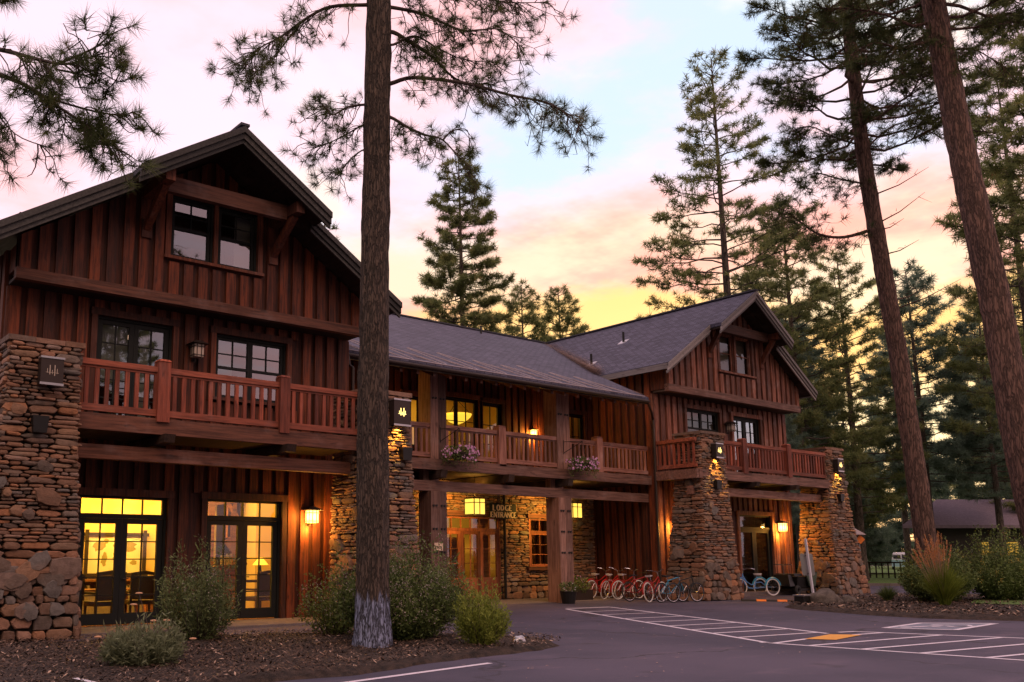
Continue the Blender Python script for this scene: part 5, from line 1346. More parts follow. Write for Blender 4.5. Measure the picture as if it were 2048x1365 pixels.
rock(11.35, 11.75, .10, .13, .10, .09, 5, 'small pale stone in the mulch beside the yellow-green shrub', mat=M['steel'])
t = empty('ground_light', (27.2, 15.5, .1)); tag(t, 'small metal-capped ground light left of the granite boulder', 'light')
MB().box(26.95, 27.35, 15.5, 15.8, .08, .33).build('housing', M['black'], t); MB().box(26.92, 27.38, 15.47, 15.83, .33, .37).build('cap', M['steel'], t)
t = empty('speed_hump', (29.5, 18.1, 0)); tag(t, 'black and yellow rubber speed hump on the asphalt beyond the island', 'speed hump')
a, b = Vector((28.9, 18.9, 0)), Vector((30.2, 17.1, 0)); d = (b - a).normalized(); s_ = Vector((-d.y, d.x, 0)) * .16
m = MB(); m.add([a - s_, b - s_, b + s_, a + s_, a - s_ * .3 + Vector((0, 0, .055)), b - s_ * .3 + Vector((0, 0, .055)), b + s_ * .3 + Vector((0, 0, .055)), a + s_ * .3 + Vector((0, 0, .055))], [(0, 1, 5, 4), (1, 2, 6, 5), (2, 3, 7, 6), (3, 0, 4, 7), (4, 5, 6, 7)]); m.build('rubber_body', M['black'], t)
for i in range(3):
    q = a.lerp(b, .22 + .30 * i); e = a.lerp(b, .36 + .30 * i); m = MB(); zt = Vector((0, 0, .060)); z0_ = Vector((0, 0, .006))
    m.add([q - s_ + z0_, e - s_ + z0_, e - s_ * .3 + zt, q - s_ * .3 + zt, q + s_ * .3 + zt, e + s_ * .3 + zt], [(0, 1, 2, 3), (3, 2, 5, 4)]); m.build('yellow_stripe', M['orange'], t)

# planter and flowers by the second timber post
t = empty('flower_planter', (24.4, 22.6, 0)); tag(t, 'dark planter of small flowers at the foot of the second timber post', 'planter')
m = MB(); m.box(23.5, 25.35, 22.45, 22.85, 0, .36); m.build('planter_box', M['darkwood'], t)
def leaf_cloud(name, c, rad, n, L, w, mat, parent, seed, up=.4, shell=.5, zmin=None, tmax=1.0):
    g = np.random.default_rng(seed); d = g.normal(0, 1, (n, 3)); d /= np.linalg.norm(d, axis=1)[:, None]
    rr = shell + (1 - shell) * g.random(n) ** .6 if shell > 0 else g.random(n) ** .5
    lump = 1 + .22 * np.sin(d[:, 0] * 5 + seed) * np.cos(d[:, 2] * 4 + d[:, 1] * 5)
    P = np.array(c) + d * (rr * lump)[:, None] * np.array(rad)
    if zmin is not None: P[:, 2] = np.maximum(P[:, 2], zmin + g.uniform(0, .05, n))
    D = d * .7 + g.normal(0, .6, (n, 3)); D[:, 2] += up; D /= np.linalg.norm(D, axis=1)[:, None]
    S = np.cross(D, g.normal(0, 1, (n, 3))); S /= np.linalg.norm(S, axis=1)[:, None]
    l = (L * g.uniform(.5, 1.4, n))[:, None]
    T1 = np.stack([P, P + D * l * .5 + S * w, P + D * l], 1); T2 = np.stack([P, P + D * l, P + D * l * .5 - S * w], 1)
    tn = g.random(n) * tmax
    return tri_obj(name, np.concatenate([T1, T2]), np.concatenate([tn, tn]), mat, parent)
leaf_cloud('foliage', (24.4, 22.6, .52), (.95, .25, .30), 1500, .09, .02, M['rose'], t, 5, tmax=.95)
leaf_cloud('blossoms', (24.4, 22.55, .62), (.85, .25, .28), 60, .05, .03, M['petal'], t, 6)
t = empty('flower_pot', (22.75, 21.1, 0)); tag(t, 'low dark pot with a few white flowers left of the planter', 'planter')
m = MB(); m.lathe((22.75, 21.2, 0), [(.20, 0), (.28, .38), (.30, .40)], 16); m.build('pot', M['black'], t)
leaf_cloud('foliage', (22.75, 21.2, .5), (.28, .28, .16), 350, .08, .02, M['shrub'], t, 15, tmax=.88); leaf_cloud('blossoms', (22.7, 21.1, .52), (.24, .24, .14), 24, .05, .03, M['seat_w'], t, 16)

# ================================================================== VEGETATION
def stems(parent, base, tips, r0=.02, mat=None, name='stems', seed=1):
    m = MB(); rs = random.Random(seed); b = Vector(base)
    for tp in tips:
        tp = Vector(tp); mid = b.lerp(tp, .5) + Vector((rs.uniform(-.08, .08), rs.uniform(-.08, .08), .05)); m.tube([b + Vector((rs.uniform(-.06, .06), rs.uniform(-.06, .06), 0)), mid, tp], [r0, r0 * .6, r0 * .2], 4)
    return m.build(name, mat or M['twig'], parent)
def spray_shrub(name, base, rx, ry, h, n_stems, leaves_per, L, w, mat, lab, seed, cat='shrub', lean=.5, tip=None, tipn=0, curve=.3, lw_top=1.0, extra=None):
    """many thin stems fanning from the base, each dressed with small leaves"""
    t = empty(name, base); tag(t, lab, cat); g = np.random.default_rng(seed); m = MB(); V = []; TN = []; TV = []; TT = []
    B = np.array(base)
    for i in range(n_stems):
        a = g.uniform(0, 2 * np.pi); q = math.sqrt(g.random()); dx_, dy_ = math.cos(a) * q, math.sin(a) * q
        hh = h * (1 - .40 * q * q) * (g.uniform(.48, 1.0) if g.random() > .18 else g.uniform(1.0, 1.38)) * (1 + .16 * math.sin(a * 3 + seed) * q)
        tipp = B + np.array([dx_ * rx, dy_ * ry, hh]); b = B + np.array([dx_ * rx * .25, dy_ * ry * .25, 0])
        mid = (b + tipp) / 2 + np.array([dx_ * rx * curve, dy_ * ry * curve, h * .05]) + g.normal(0, .03, 3)
        if i % 3 == 0: m.tube([tuple(b), tuple(mid), tuple(tipp)], [.008, .005, .002], 3)
        s = g.random(leaves_per) ** .75; s = s[:, None]
        P = (1 - s) ** 2 * b + 2 * s * (1 - s) * mid + s * s * tipp + g.normal(0, .03 + .02 * rx, (leaves_per, 3))
        P[:, 2] = np.maximum(P[:, 2], base[2] + .02)
        ax = tipp - b; ax = ax / np.linalg.norm(ax)
        D = ax * lean + g.normal(0, .6, (leaves_per, 3)); D /= np.linalg.norm(D, axis=1)[:, None]
        S = np.cross(D, g.normal(0, 1, (leaves_per, 3))); S /= np.linalg.norm(S, axis=1)[:, None]
        l = (L * g.uniform(.5, 1.4, leaves_per))[:, None]
        V.append(np.stack([P, P + D * l * .5 + S * w, P + D * l], 1)); V.append(np.stack([P, P + D * l, P + D * l * .5 - S * w], 1))
        tn = g.random(leaves_per) * .5 + g.random() * .38; TN += [tn, tn]
        if tip and g.random() < tipn:
            k = 16; P = tipp + g.normal(0, .05, (k, 3)) - ax * g.uniform(0, .16, (k, 1)); D = g.normal(0, 1, (k, 3)); D /= np.linalg.norm(D, axis=1)[:, None]; S = np.cross(D, ax)
            TV.append(np.stack([P - D * .016, P + D * .016, P + S * .016], 1)); TT.append(g.random(k))
    m.build('stems', M['twig'], t); tri_obj('foliage', np.concatenate(V), np.concatenate(TN), mat, t)
    if TV: tri_obj('seed_heads', np.concatenate(TV), np.concatenate(TT), tip, t)
    return t
M['seed'] = leaf_mat('seed_head', (.26, .20, .18), (.60, .50, .46), None, .2)
spray_shrub('sage_bush', (6.98, 15.2, .08), .72, .65, 1.45, 190, 54, .085, .010, M['sage'], 'tall grey-green sage bush between the two lit french doors', 1, tip=M['seed'], tipn=.35)
spray_shrub('rose_bush', (9.45, 14.75, .08), .72, .6, 1.2, 95, 42, .060, .018, M['rose'], 'loose rose bush with pale leaves left of the front pine trunk', 3, tip=M['seed'], tipn=.6)
spray_shrub('dark_shrub', (9.98, 13.25, .06), 1.28, .85, 1.5, 600, 66, .075, .012, M['shrub'], 'large dark rounded shrub with pale seed heads behind the front pine trunk', 4, tip=M['seed'], tipn=.8, curve=.35)
spray_shrub('dark_shrub', (10.75, 15.3, .06), .5, .5, 1.6, 110, 55, .075, .012, M['shrub'], 'dark shrub in front of the pillar, left of the front pine trunk', 6, tip=M['seed'], tipn=.4, curve=.35)
spray_shrub('yellow_green_shrub', (10.45, 11.7, .08), .44, .42, .92, 200, 56, .060, .009, M['yellow_shrub'], 'upright yellow-green shrub at the tip of the planting bed', 5, lean=1.0)

def blade_clump(name, base, n, h, spread, w, mat, lab, seed, parts=None, cat='grass', segs=4, droop=.5, up=.8, fname='blades'):
    t = empty(name, base); tag(t, lab, cat); g = np.random.default_rng(seed); V = []; TN = []
    for i in range(n):
        a = g.uniform(0, 2 * np.pi); q = g.random() ** .6; dr = np.array([math.cos(a), math.sin(a), 0]); hh = h * g.uniform(.55, 1.1) * (1 - .25 * q); out = spread * q * g.uniform(.6, 1.2)
        b = np.array(base) + dr * spread * .18 * g.random(); side = np.array([-dr[1], dr[0], 0]) * w; side = side * math.cos(i) + np.array([dr[0], dr[1], 0]) * w * math.sin(i)
        pts = [b + dr * out * (s ** 1.7) + np.array([0, 0, hh * (s * up + (1 - up) * s - droop * q * s * s * .45)]) for s in np.linspace(0, 1, segs + 1)]
        tn = g.random() * .89
        for k in range(segs):
            w0, w1 = 1 - k / segs, 1 - (k + 1) / segs
            V.append([pts[k] - side * w0, pts[k] + side * w0, pts[k + 1] + side * w1]); TN.append(tn)
            if k < segs - 1: V.append([pts[k] - side * w0, pts[k + 1] + side * w1, pts[k + 1] - side * w1]); TN.append(tn)
    tri_obj(fname, np.array(V), TN, mat, t); return t
cl = spray_shrub('silver_herb_clump', (4.85, 12.25, .08), .58, .45, .50, 150, 44, .10, .011, M['grass'], 'low silvery leafy clump with dried flower heads in front of the left doors', 9, lean=.9)
m = MB(); fl = MB(); r9 = random.Random(4)
for x, y, z in ((5.0, 13.1, .85), (5.25, 12.95, .62), (5.55, 13.2, .60), (5.3, 13.3, .45), (4.5, 13.1, .42), (5.8, 12.8, .35), (5.15, 13.3, 1.0)):
    m.tube([(5.15 + (x - 5.15) * .4, 12.5, .1), (x, y, z)], .005, 4); MB().lathe((x, y, z), [(.015, -.01), (.055, 0), (.05, .012), (.01, .02)], 8).build('flower_head', M['dflower'], cl)
m.build('flower_stems', M['twig'], cl)
rg = blade_clump('feather_reed_grass', (29.0, 12.35, .12), 2200, 1.45, .72, .012, M['reed'], 'tall feather reed grass with orange plumes at the foot of the leaning pine', 12, droop=.5)
g = np.random.default_rng(8); V = []; TN = []; ms = MB()
for i in range(64):
    a = g.uniform(0, 6.28); q = g.random() ** .7; tp = np.array([28.85 + math.cos(a) * .62 * q - .1, 12.45 + math.sin(a) * .55 * q, g.uniform(1.75, 2.35) - .35 * q]); b = np.array([28.98, 12.37, .1]); ax = (tp - b) / np.linalg.norm(tp - b)
    ms.tube([(29.0, 12.36, .2), tuple(b + ax * .1), tuple(tp)], .004, 3)
    k = 46; s = g.random(k)[:, None]; P = tp - ax * s * .36 + g.normal(0, .012, (k, 3)); D = ax + g.normal(0, .35, (k, 3)); S = np.cross(D, g.normal(0, 1, (k, 3))) * .5
    V.append(np.stack([P - D * .015, P + D * .035, P + S * .014], 1)); TN.append(g.random(k))
ms.build('stalks', M['needles_dead'], rg); tri_obj('plumes', np.concatenate(V), np.concatenate(TN), M['plume'], rg)
blade_clump('small_grass_tuft', (30.3, 14.6, .12), 600, .60, .45, .014, M['shrub'], 'small dark green tuft on the island right of the boulder', 13, droop=.4)
spray_shrub('flowering_shrub', (31.3, 13.5, .12), 1.3, 1.0, 1.60, 300, 60, .085, .020, M['shrub'], 'round shrub with yellow flowers right of the reed grass', 14, tip=M['yflower'], tipn=.28)
spray_shrub('flowering_shrub', (34.0, 12.7, .12), 1.7, 1.2, 1.85, 380, 60, .09, .020, M['shrub'], 'large shrub with yellow flowers at the right edge behind the lawn', 15, tip=M['yflower'], tipn=.28)
spray_shrub('flowering_shrub', (32.8, 14.2, .12), 1.3, .9, .95, 160, 50, .09, .020, M['shrub'], 'low dark shrub in the gap between the two yellow-flowered shrubs', 16)

# ---- pines
def tuft_proto(n, L, w, spread, seed):
    g = np.random.default_rng(seed); a = g.uniform(0, 2 * np.pi, n); c = np.cos(spread * g.random(n) ** .7); s = np.sqrt(1 - c * c)
    D = np.stack([np.cos(a) * s, np.sin(a) * s, c], 1); S = np.cross(D, g.normal(0, 1, (n, 3))); S /= np.linalg.norm(S, axis=1)[:, None]
    b = np.stack([np.zeros(n), np.zeros(n), g.uniform(-.35, .25, n) * L], 1); l = (L * g.uniform(.65, 1.1, n))[:, None]
    return np.stack([b - S * w, b + S * w, b + D * l], 1)
def place_tufts(P, D, size, protos, seed):
    g = np.random.default_rng(seed); P = np.asarray(P, float); D = np.asarray(D, float); n = len(P)
    D = D / np.maximum(np.linalg.norm(D, axis=1)[:, None], 1e-6); A = np.cross(D, g.normal(0, 1, (n, 3))); A /= np.linalg.norm(A, axis=1)[:, None]; B = np.cross(D, A)
    Rm = np.stack([A, B, D], 2) * (size * g.uniform(.75, 1.2, n))[:, None, None]
    out = []; tn = []; pick = g.integers(0, len(protos), n); base = g.random(n)
    for k, pr_ in enumerate(protos):
        ix = np.where(pick == k)[0]
        if not len(ix): continue
        T = np.einsum('nij,mkj->nmki', Rm[ix], pr_) + P[ix][:, None, None, :]
        out.append(T.reshape(-1, 3, 3)); tn.append(np.clip(np.repeat(base[ix], len(pr_)) * .93 + g.normal(0, .03, len(ix) * len(pr_)), 0, 1))
    return np.concatenate(out), np.concatenate(tn)
def interp(traj, z):
    for a, b in zip(traj, traj[1:]):
        if z <= b[2] or b is traj[-1]:
            t = (z - a[2]) / (b[2] - a[2]); return Vector(a).lerp(Vector(b), t)
def trunk_mesh(traj, r0, r1, n=14, rings=24, rough=.0, seed=0, flare=.25):
    from mathutils import noise as mn
    z0, z1 = traj[0][2], traj[-1][2]; vs = []; fs = []
    for i in range(rings + 1):
        t = i / rings; z = z0 + (z1 - z0) * t; c = interp(traj, z); r = r0 + (r1 - r0) * t; r *= 1 + flare * math.exp(-(z - z0) / .5)
        for k in range(n):
            a = 2 * math.pi * k / n; d = Vector((math.cos(a), math.sin(a), 0)); q = 0
            if rough: q = rough * (mn.noise(Vector((d.x * 4.5, d.y * 4.5, z * .9 + seed))) + 1.0 * mn.noise(Vector((d.x * 11, d.y * 11, z * 3 + seed))))
            vs.append(c + d * (r + q))
    for i in range(rings):
        for k in range(n): fs.append((i * n + k, i * n + (k + 1) % n, (i + 1) * n + (k + 1) % n, (i + 1) * n + k))
    fs.append(tuple(range(rings * n, rings * n + n)))
    return MB().add(vs, fs)
PROTO_FAR = [tuft_proto(16, .42, .020, 1.9, s) for s in (1, 2, 3)]
PROTO_MID = [tuft_proto(30, .30, .0085, 1.7, s) for s in (4, 5, 6)]
PROTO_NEAR = [tuft_proto(72, .20, .0029, 1.75, s) for s in (7, 8, 9)]
def pine(lab, traj, r0, r1, crown_z, prof, nb, dens, protos, size, seed, bark, needle, name='pine_tree', droop=-.05, group=None, limbs=(), br=.035, dead=0, side_r=(.0, 6.283), up_t=.55, skip=None, twig_n=3):
    r = random.Random(seed); base = traj[0]; top = traj[-1][2]
    t = empty(name, base); tag(t, lab, 'tree', group)
    near = r0 > .2 and protos is PROTO_NEAR
    trunk_mesh(traj, r0, r1, 40 if protos is not PROTO_FAR else 9, 150 if protos is not PROTO_FAR else 14, .026 if protos is not PROTO_FAR else 0, seed, .24).build('trunk', bark, t, smooth=True)
    m = MB(); P = []; D = []
    def twig(a, d, L, lev):
        d = d.normalized(); b = a + d * L * .55 + Vector((0, 0, L * r.uniform(-.05, .10))); c = b + (d + Vector((r.uniform(-.35, .35), r.uniform(-.35, .35), r.uniform(.05, .5)))).normalized() * L * .5
        m.tube([a, b, c], [br * .35, br * .25, br * .15], twig_n, caps=False); P.append(c); D.append(c - b)
        if L > size * .9: P.append(b + Vector((0, 0, .02))); D.append(c - a + Vector((0, 0, L * .5)))
        return c
    def branch(a, az, el, L, k):
        d = Vector((math.cos(az), math.sin(az), 0)); pts = [a]; n = 5
        for i in range(1, n + 1):
            s = i / n; z = math.tan(el) * L * s + L * (.16 if el > -.1 else .25) * s * s + r.uniform(-.03, .03) * L
            pts.append(a + d * L * s + Vector((-d.y, d.x, 0)) * L * .12 * math.sin(s * 3 + seed + az) + Vector((0, 0, z)))
        m.tube(pts, [br * (1 - .75 * i / n) * (.6 + L * .12) for i in range(n + 1)], 4 if protos is PROTO_FAR else 6, caps=False)
        P.append(pts[-1]); D.append(pts[-1] - pts[-2])
        nt = max(3, int(dens * L))
        for i in range(nt):
            s = r.uniform(.28, 1.0) ** .8 * n; j = min(int(s), n - 1); q = pts[j].lerp(pts[j + 1], s - j)
            sa = r.choice((-1, 1)) * r.uniform(.4, 1.25); dd = Vector((math.cos(az + sa), math.sin(az + sa), r.uniform(-.25, .45)))
            e = twig(q, dd, (L * .26 * (1.25 - s / n) + size * .6) * r.uniform(.5, 1.15), 0)
    for k in range(nb):
        f = (k + r.random()) / nb; z = crown_z + (top - crown_z) * f; a = interp(traj, z)
        az = k * 2.399 + r.uniform(-.5, .5)
        if skip and skip(f, az): continue
        L = prof(f) * r.uniform(.65, 1.12)
        if L < .15: continue
        branch(a, az, droop + up_t * f * f + r.uniform(-.12, .12), L, k)
    P.append(Vector(traj[-1])); D.append(Vector((0, 0, 1)))
    for (pts, rad, dn, tw) in limbs:     # hand placed limbs: polyline, radius, number of twigs, twig length
        pts = [Vector(p) for p in pts]; ax0 = interp(traj, pts[0].z)
        if (ax0 - pts[0]).length < .6: pts = [ax0] + pts
        n = len(pts) - 1
        sm = []
        for i in range(n):
            p0, p1, p2, p3 = pts[max(i - 1, 0)], pts[i], pts[i + 1], pts[min(i + 2, n)]
            for q in range(4):
                s = q / 4; sm.append(.5 * ((2 * p1) + (p2 - p0) * s + (2 * p0 - 5 * p1 + 4 * p2 - p3) * s * s + (3 * p1 - p0 - 3 * p2 + p3) * s ** 3))
        sm.append(pts[-1]); N = len(sm) - 1
        m.tube(sm, [max(rad * (1 - .85 * i / N), .006) for i in range(N + 1)], 7)
        if dn: P.append(sm[-1]); D.append(sm[-1] - sm[-2])
        for i in range(int(dn * 1.35)):
            s = r.uniform(.12, 1) ** .75 * N; j = min(int(s), N - 1); q = sm[j].lerp(sm[j + 1], s - j); ax = (sm[j + 1] - sm[j]).normalized()
            # hanging twig: leaves sideways, droops, turns up at its tip, forks once or twice
            sd = Vector((r.uniform(-1, 1), r.uniform(-1, 1), r.uniform(-1.1, .25))) + ax * .9; sd.normalize(); L = tw * r.uniform(.45, 1.25)
            w = [q]; dcur = sd.copy()
            for _ in range(4):
                dcur = (dcur + Vector((r.uniform(-.4, .4), r.uniform(-.4, .4), r.uniform(-.45, .15)))).normalized(); w.append(w[-1] + dcur * L / 5)
            w.append(w[-1] + (dcur + Vector((0, 0, .7))).normalized() * L / 6)
            m.tube(w, [.009, .008, .007, .006, .005, .004], 4, caps=False)
            if r.random() < .82: P.append(w[-1]); D.append(w[-1] - w[-2])
            for _ in range(r.choice((0, 1, 1, 2))):
                s2 = r.randint(1, 3); e = w[s2] + Vector((r.uniform(-1, 1), r.uniform(-1, 1), r.uniform(-.9, .5))).normalized() * L * .35; f2 = e + Vector((r.uniform(-.3, .3), r.uniform(-.3, .3), r.uniform(0, .5))) * L * .3
                m.tube([w[s2], e, f2], [.006, .005, .0035], 4, caps=False)
                if r.random() < .75: P.append(f2); D.append(f2 - e)
    for k in range(dead):
        z = r.uniform(crown_z * .45, crown_z); a = interp(traj, z); az = r.uniform(-1.6, .9); L = r.uniform(.5, 2.4)
        b = a + Vector((math.cos(az), math.sin(az), r.uniform(0, .5))) * L; m.tube([a, a.lerp(b, .5) + Vector((0, 0, -.1)), b], [.03, .018, .005], 5)
        for q in range(3): s = r.uniform(.3, .9); c = a.lerp(b, s); m.tube([c, c + Vector((r.uniform(-.2, .8), r.uniform(-.5, .5), r.uniform(-.3, .4))) * L * .4], [.01, .003], 4)
    m.build('limbs', M['twig'] if protos is PROTO_NEAR else bark, t)
    T, tn = place_tufts([tuple(p) for p in P], [tuple(d) for d in D], size / .42 if protos is PROTO_FAR else (size / .30 if protos is PROTO_MID else size / .19), protos, seed)
    tri_obj('crown', T, tn, needle, t)
    return t

# front trunk with drooping limbs
T1 = [(8.82, 12.53, .0), (8.81, 12.54, 2.5), (8.82, 12.53, 5.0), (8.84, 12.51, 7.7), (8.86, 12.5, 9.6), (8.88, 12.48, 11.6), (8.9, 12.45, 22)]
L1 = [
 ([(9.04, 12.36, 9.91), (9.3, 11.97, 9.94), (9.94, 11.29, 9.73), (10.42, 10.73, 9.43), (10.78, 10.25, 9.21), (10.92, 9.94, 8.94), (11.0, 9.68, 8.68)], .045, 40, .75),
 ([(9.09, 12.33, 10.91), (9.43, 12.28, 10.81), (9.86, 12.16, 10.61), (10.22, 12.09, 10.35), (10.55, 12.05, 10.29), (11.07, 11.86, 10.33)], .045, 34, .8),
 ([(9.04, 12.36, 9.27), (9.22, 12.08, 9.02), (9.39, 11.81, 8.82), (9.56, 11.53, 8.67), (9.72, 11.26, 8.25), (9.85, 11.03, 7.79)], .035, 24, .7),
 ([(9.54, 11.5, 8.65), (9.68, 11.4, 8.82), (9.88, 11.24, 8.82), (9.9, 11.23, 8.47)], .018, 6, .4),
 ([(8.64, 12.66, 11.45), (8.05, 12.84, 11.28), (7.59, 12.93, 10.91), (7.15, 13.02, 10.45), (6.78, 13.04, 10.14), (6.49, 13.01, 9.75)], .04, 44, .8),
 ([(7.73, 13.33, 11.11), (7.52, 13.69, 10.67), (7.31, 14.05, 10.37), (7.21, 14.34, 10.36)], .02, 14, .6),
 ([(8.67, 12.64, 9.51), (8.32, 12.65, 9.36), (8.0, 12.63, 9.11), (7.79, 12.54, 9.15), (7.61, 12.42, 9.14)], .028, 20, .6),
 ([(8.67, 12.64, 9.13), (8.51, 13.01, 9.03), (8.32, 13.39, 8.94), (8.25, 13.7, 9.03)], .022, 16, .6),
 ([(8.67, 12.64, 8.66), (8.58, 12.95, 8.56), (8.55, 13.22, 8.41), (8.51, 13.5, 8.54)], .018, 12, .5),
 ([(9.08, 12.34, 11.4), (9.66, 12.13, 11.37), (10.3, 11.89, 11.18), (10.72, 11.8, 11.29), (11.14, 11.71, 11.4), (11.61, 11.59, 11.15)], .04, 40, .8),
 ([(9.04, 12.37, 11.75), (9.49, 11.76, 11.55), (9.98, 11.11, 11.31), (10.32, 10.58, 11.06), (10.65, 10.06, 10.92)], .035, 34, .8),
 ([(9.09, 12.33, 10.67), (9.47, 12.18, 10.9), (9.89, 11.98, 10.69), (10.33, 11.79, 10.55), (10.84, 11.54, 10.56)], .028, 26, .7),
 ([(8.64, 12.66, 12.0), (8.0, 12.5, 11.9), (7.5, 12.3, 11.7), (7.2, 12.2, 11.3)], .04, 26, .8),
]
pine('big front ponderosa pine with whitewashed trunk base in the planting bed', T1, .275, .17, 12.4, lambda f: 2.6 * (1 - f * .6), 44, 3.5, PROTO_NEAR, .19, 5, M['bark_front'], M['needle'], limbs=L1, br=.03)
# pine left of the frame whose branch reaches in
TL = [(-.6, 12.4, 0), (-.6, 12.4, 6), (-.5, 12.3, 14)]
LL = [
 ([(-.55, 12.35, 7.6), (.18, 11.67, 7.39), (1.16, 10.82, 7.33), (2.05, 10.05, 7.03), (2.29, 9.74, 6.88), (2.57, 9.41, 6.74), (2.80, 9.12, 6.78)], .05, 40, .55),
 ([(.9, 11.0, 7.25), (2.07, 10.03, 6.73), (2.41, 9.7, 6.47), (2.53, 9.54, 6.32), (2.76, 9.3, 6.09), (2.89, 9.12, 5.92), (3.05, 8.93, 5.72)], .03, 30, .45),
 ([(2.5, 9.5, 6.75), (2.82, 9.3, 6.95), (3.0, 9.2, 7.15), (3.17, 9.08, 7.24)], .016, 3, .25),
 ([(2.5, 9.5, 6.7), (2.8, 9.3, 6.62), (2.98, 9.22, 6.5), (3.1, 9.1, 6.75)], .012, 3, .25),
 ([(2.45, 9.6, 6.4), (2.9, 9.3, 6.25), (3.1, 9.1, 6.2), (3.25, 9.03, 6.25)], .014, 10, .3),
 ([(2.0, 10.1, 6.9), (2.0, 10.0, 6.4), (2.2, 9.8, 6.0), (2.5, 9.6, 5.85)], .014, 7, .4),
 ([(1.5, 10.5, 7.3), (1.75, 10.2, 6.5), (1.9, 10.1, 6.1), (2.1, 9.95, 5.85)], .014, 7, .4),
 ([(1.4, 10.6, 7.6), (1.8, 10.3, 7.9), (2.05, 10.0, 7.75)], .014, 8, .3),
]
pine('pine left of the picture whose needled branch hangs in front of the sky', TL, .24, .14, 9.5, lambda f: 2.0 * (1 - f * .6), 14, 3, PROTO_NEAR, .20, 11, M['bark_front'], M['needle'], limbs=LL, br=.03)

# leaning red-barked pines on the right
T2 = [(31.78, 13.84, 0), (31.64, 13.94, 3.35), (31.39, 14.12, 8.36), (31.11, 14.33, 12.21), (30.91, 14.48, 15.47), (30.81, 14.55, 19.41), (30.8, 14.5, 28)]
fl_ = lambda f: 4.4 * (1 - .55 * f) * (1 if f > .06 else .7)
L2 = [([(31.05, 14.4, 12.6), (30.2, 15.0, 12.3), (29.5, 15.5, 12.4), (28.9, 15.9, 12.9), (28.5, 16.1, 13.2)], .08, 46, 1.0),
      ([(30.95, 14.45, 14.2), (30.2, 15.0, 14.4), (29.5, 15.5, 14.6), (28.9, 15.8, 14.2)], .05, 36, 1.0),
      ([(30.9, 14.45, 15.6), (30.2, 15.0, 15.9), (29.4, 15.5, 16.3), (28.7, 15.9, 16.0)], .05, 40, 1.0),
      ([(30.9, 14.45, 15.4), (31.6, 13.9, 16.2), (32.2, 13.4, 16.5), (32.9, 13.0, 16.7)], .05, 26, .9)]
pine('tall leaning red-barked pine with reed grass at its foot', T2, .335, .15, 15.2, fl_, 84, 9, PROTO_MID, .30, 21, M['bark_red'], M['needle'], limbs=L2, br=.05, dead=9, droop=-.12, up_t=.7)
T3 = [(28.05, 9.12, 0), (27.58, 9.47, 4.04), (27.33, 9.66, 8.38), (26.98, 9.92, 12.24), (26.71, 10.12, 15.99), (26.58, 10.21, 18.16), (26.4, 10.3, 27)]
L3 = [([(26.7, 10.1, 16.1), (26.0, 10.8, 15.8), (25.4, 11.3, 16.0), (24.8, 11.8, 15.6)], .06, 34, .9), ([(26.75, 10.0, 15.6), (27.3, 9.5, 15.6), (27.9, 9.0, 15.0)], .05, 26, .9)]
pine('thickest leaning pine trunk at the far right of the picture', T3, .45, .20, 16.2, lambda f: 4.0 * (1 - .5 * f), 60, 11, PROTO_MID, .28, 22, M['bark_red'], M['needle'], limbs=L3, br=.05, droop=-.1, up_t=.6)

# pines behind the roofs
def far(lab, x, y, top, r0, cz, hw, nb, dens, seed, size=.42, needle=None, group='pines standing behind the lodge', pw=.75, **kw):
    tr = [(x, y, 0), (x + .1, y, top * .5), (x, y + .1, top)]
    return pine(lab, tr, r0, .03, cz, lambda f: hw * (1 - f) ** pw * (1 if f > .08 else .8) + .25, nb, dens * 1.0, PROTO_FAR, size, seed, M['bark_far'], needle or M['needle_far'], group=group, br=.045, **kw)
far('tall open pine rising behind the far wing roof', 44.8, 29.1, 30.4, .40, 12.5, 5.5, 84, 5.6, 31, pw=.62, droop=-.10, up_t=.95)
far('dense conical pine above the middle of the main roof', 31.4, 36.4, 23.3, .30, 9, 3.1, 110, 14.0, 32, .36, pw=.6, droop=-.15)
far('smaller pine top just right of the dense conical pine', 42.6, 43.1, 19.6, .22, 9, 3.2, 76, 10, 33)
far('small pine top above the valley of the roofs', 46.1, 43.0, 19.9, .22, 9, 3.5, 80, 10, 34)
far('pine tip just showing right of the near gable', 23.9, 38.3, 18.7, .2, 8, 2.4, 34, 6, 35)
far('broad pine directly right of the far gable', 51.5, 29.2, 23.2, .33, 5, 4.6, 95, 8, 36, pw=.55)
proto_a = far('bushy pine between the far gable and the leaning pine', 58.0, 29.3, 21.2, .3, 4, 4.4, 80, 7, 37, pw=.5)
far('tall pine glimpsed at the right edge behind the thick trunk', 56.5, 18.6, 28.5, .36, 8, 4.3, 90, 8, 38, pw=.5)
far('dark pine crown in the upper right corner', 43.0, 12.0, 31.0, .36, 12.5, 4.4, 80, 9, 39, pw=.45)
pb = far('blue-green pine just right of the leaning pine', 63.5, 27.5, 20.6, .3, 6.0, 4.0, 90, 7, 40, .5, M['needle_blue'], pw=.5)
def clone(src, lab, x, y, s, rz, group='pines standing behind the lodge'):
    c = copy_tree(src); c.location = (x, y, 0); c.scale = (s, s, s); c.rotation_euler = (0, 0, rz); c['label'] = lab; c['group'] = group; return c
clone(pb, 'blue-green pine low between the two leaning trunks', 64.0, 23.6, .84, 1.3)
clone(proto_a, 'pine against the bright gap left of the thick trunk', 72.0, 23.5, 1.0, .7)
clone(pb, 'dark pine beside the farthest stone pillar', 54.0, 31.0, .82, 2.5)
clone(proto_a, 'dark pine filling the space right of the far wing', 49.0, 32.5, .72, 5.0)
clone(pb, 'pine seen through the passage behind the farthest pillar', 60.0, 34.0, .9, 3.3)
clone(proto_a, 'distant pine above the low dark building', 80.0, 27.0, 1.05, 1.9)
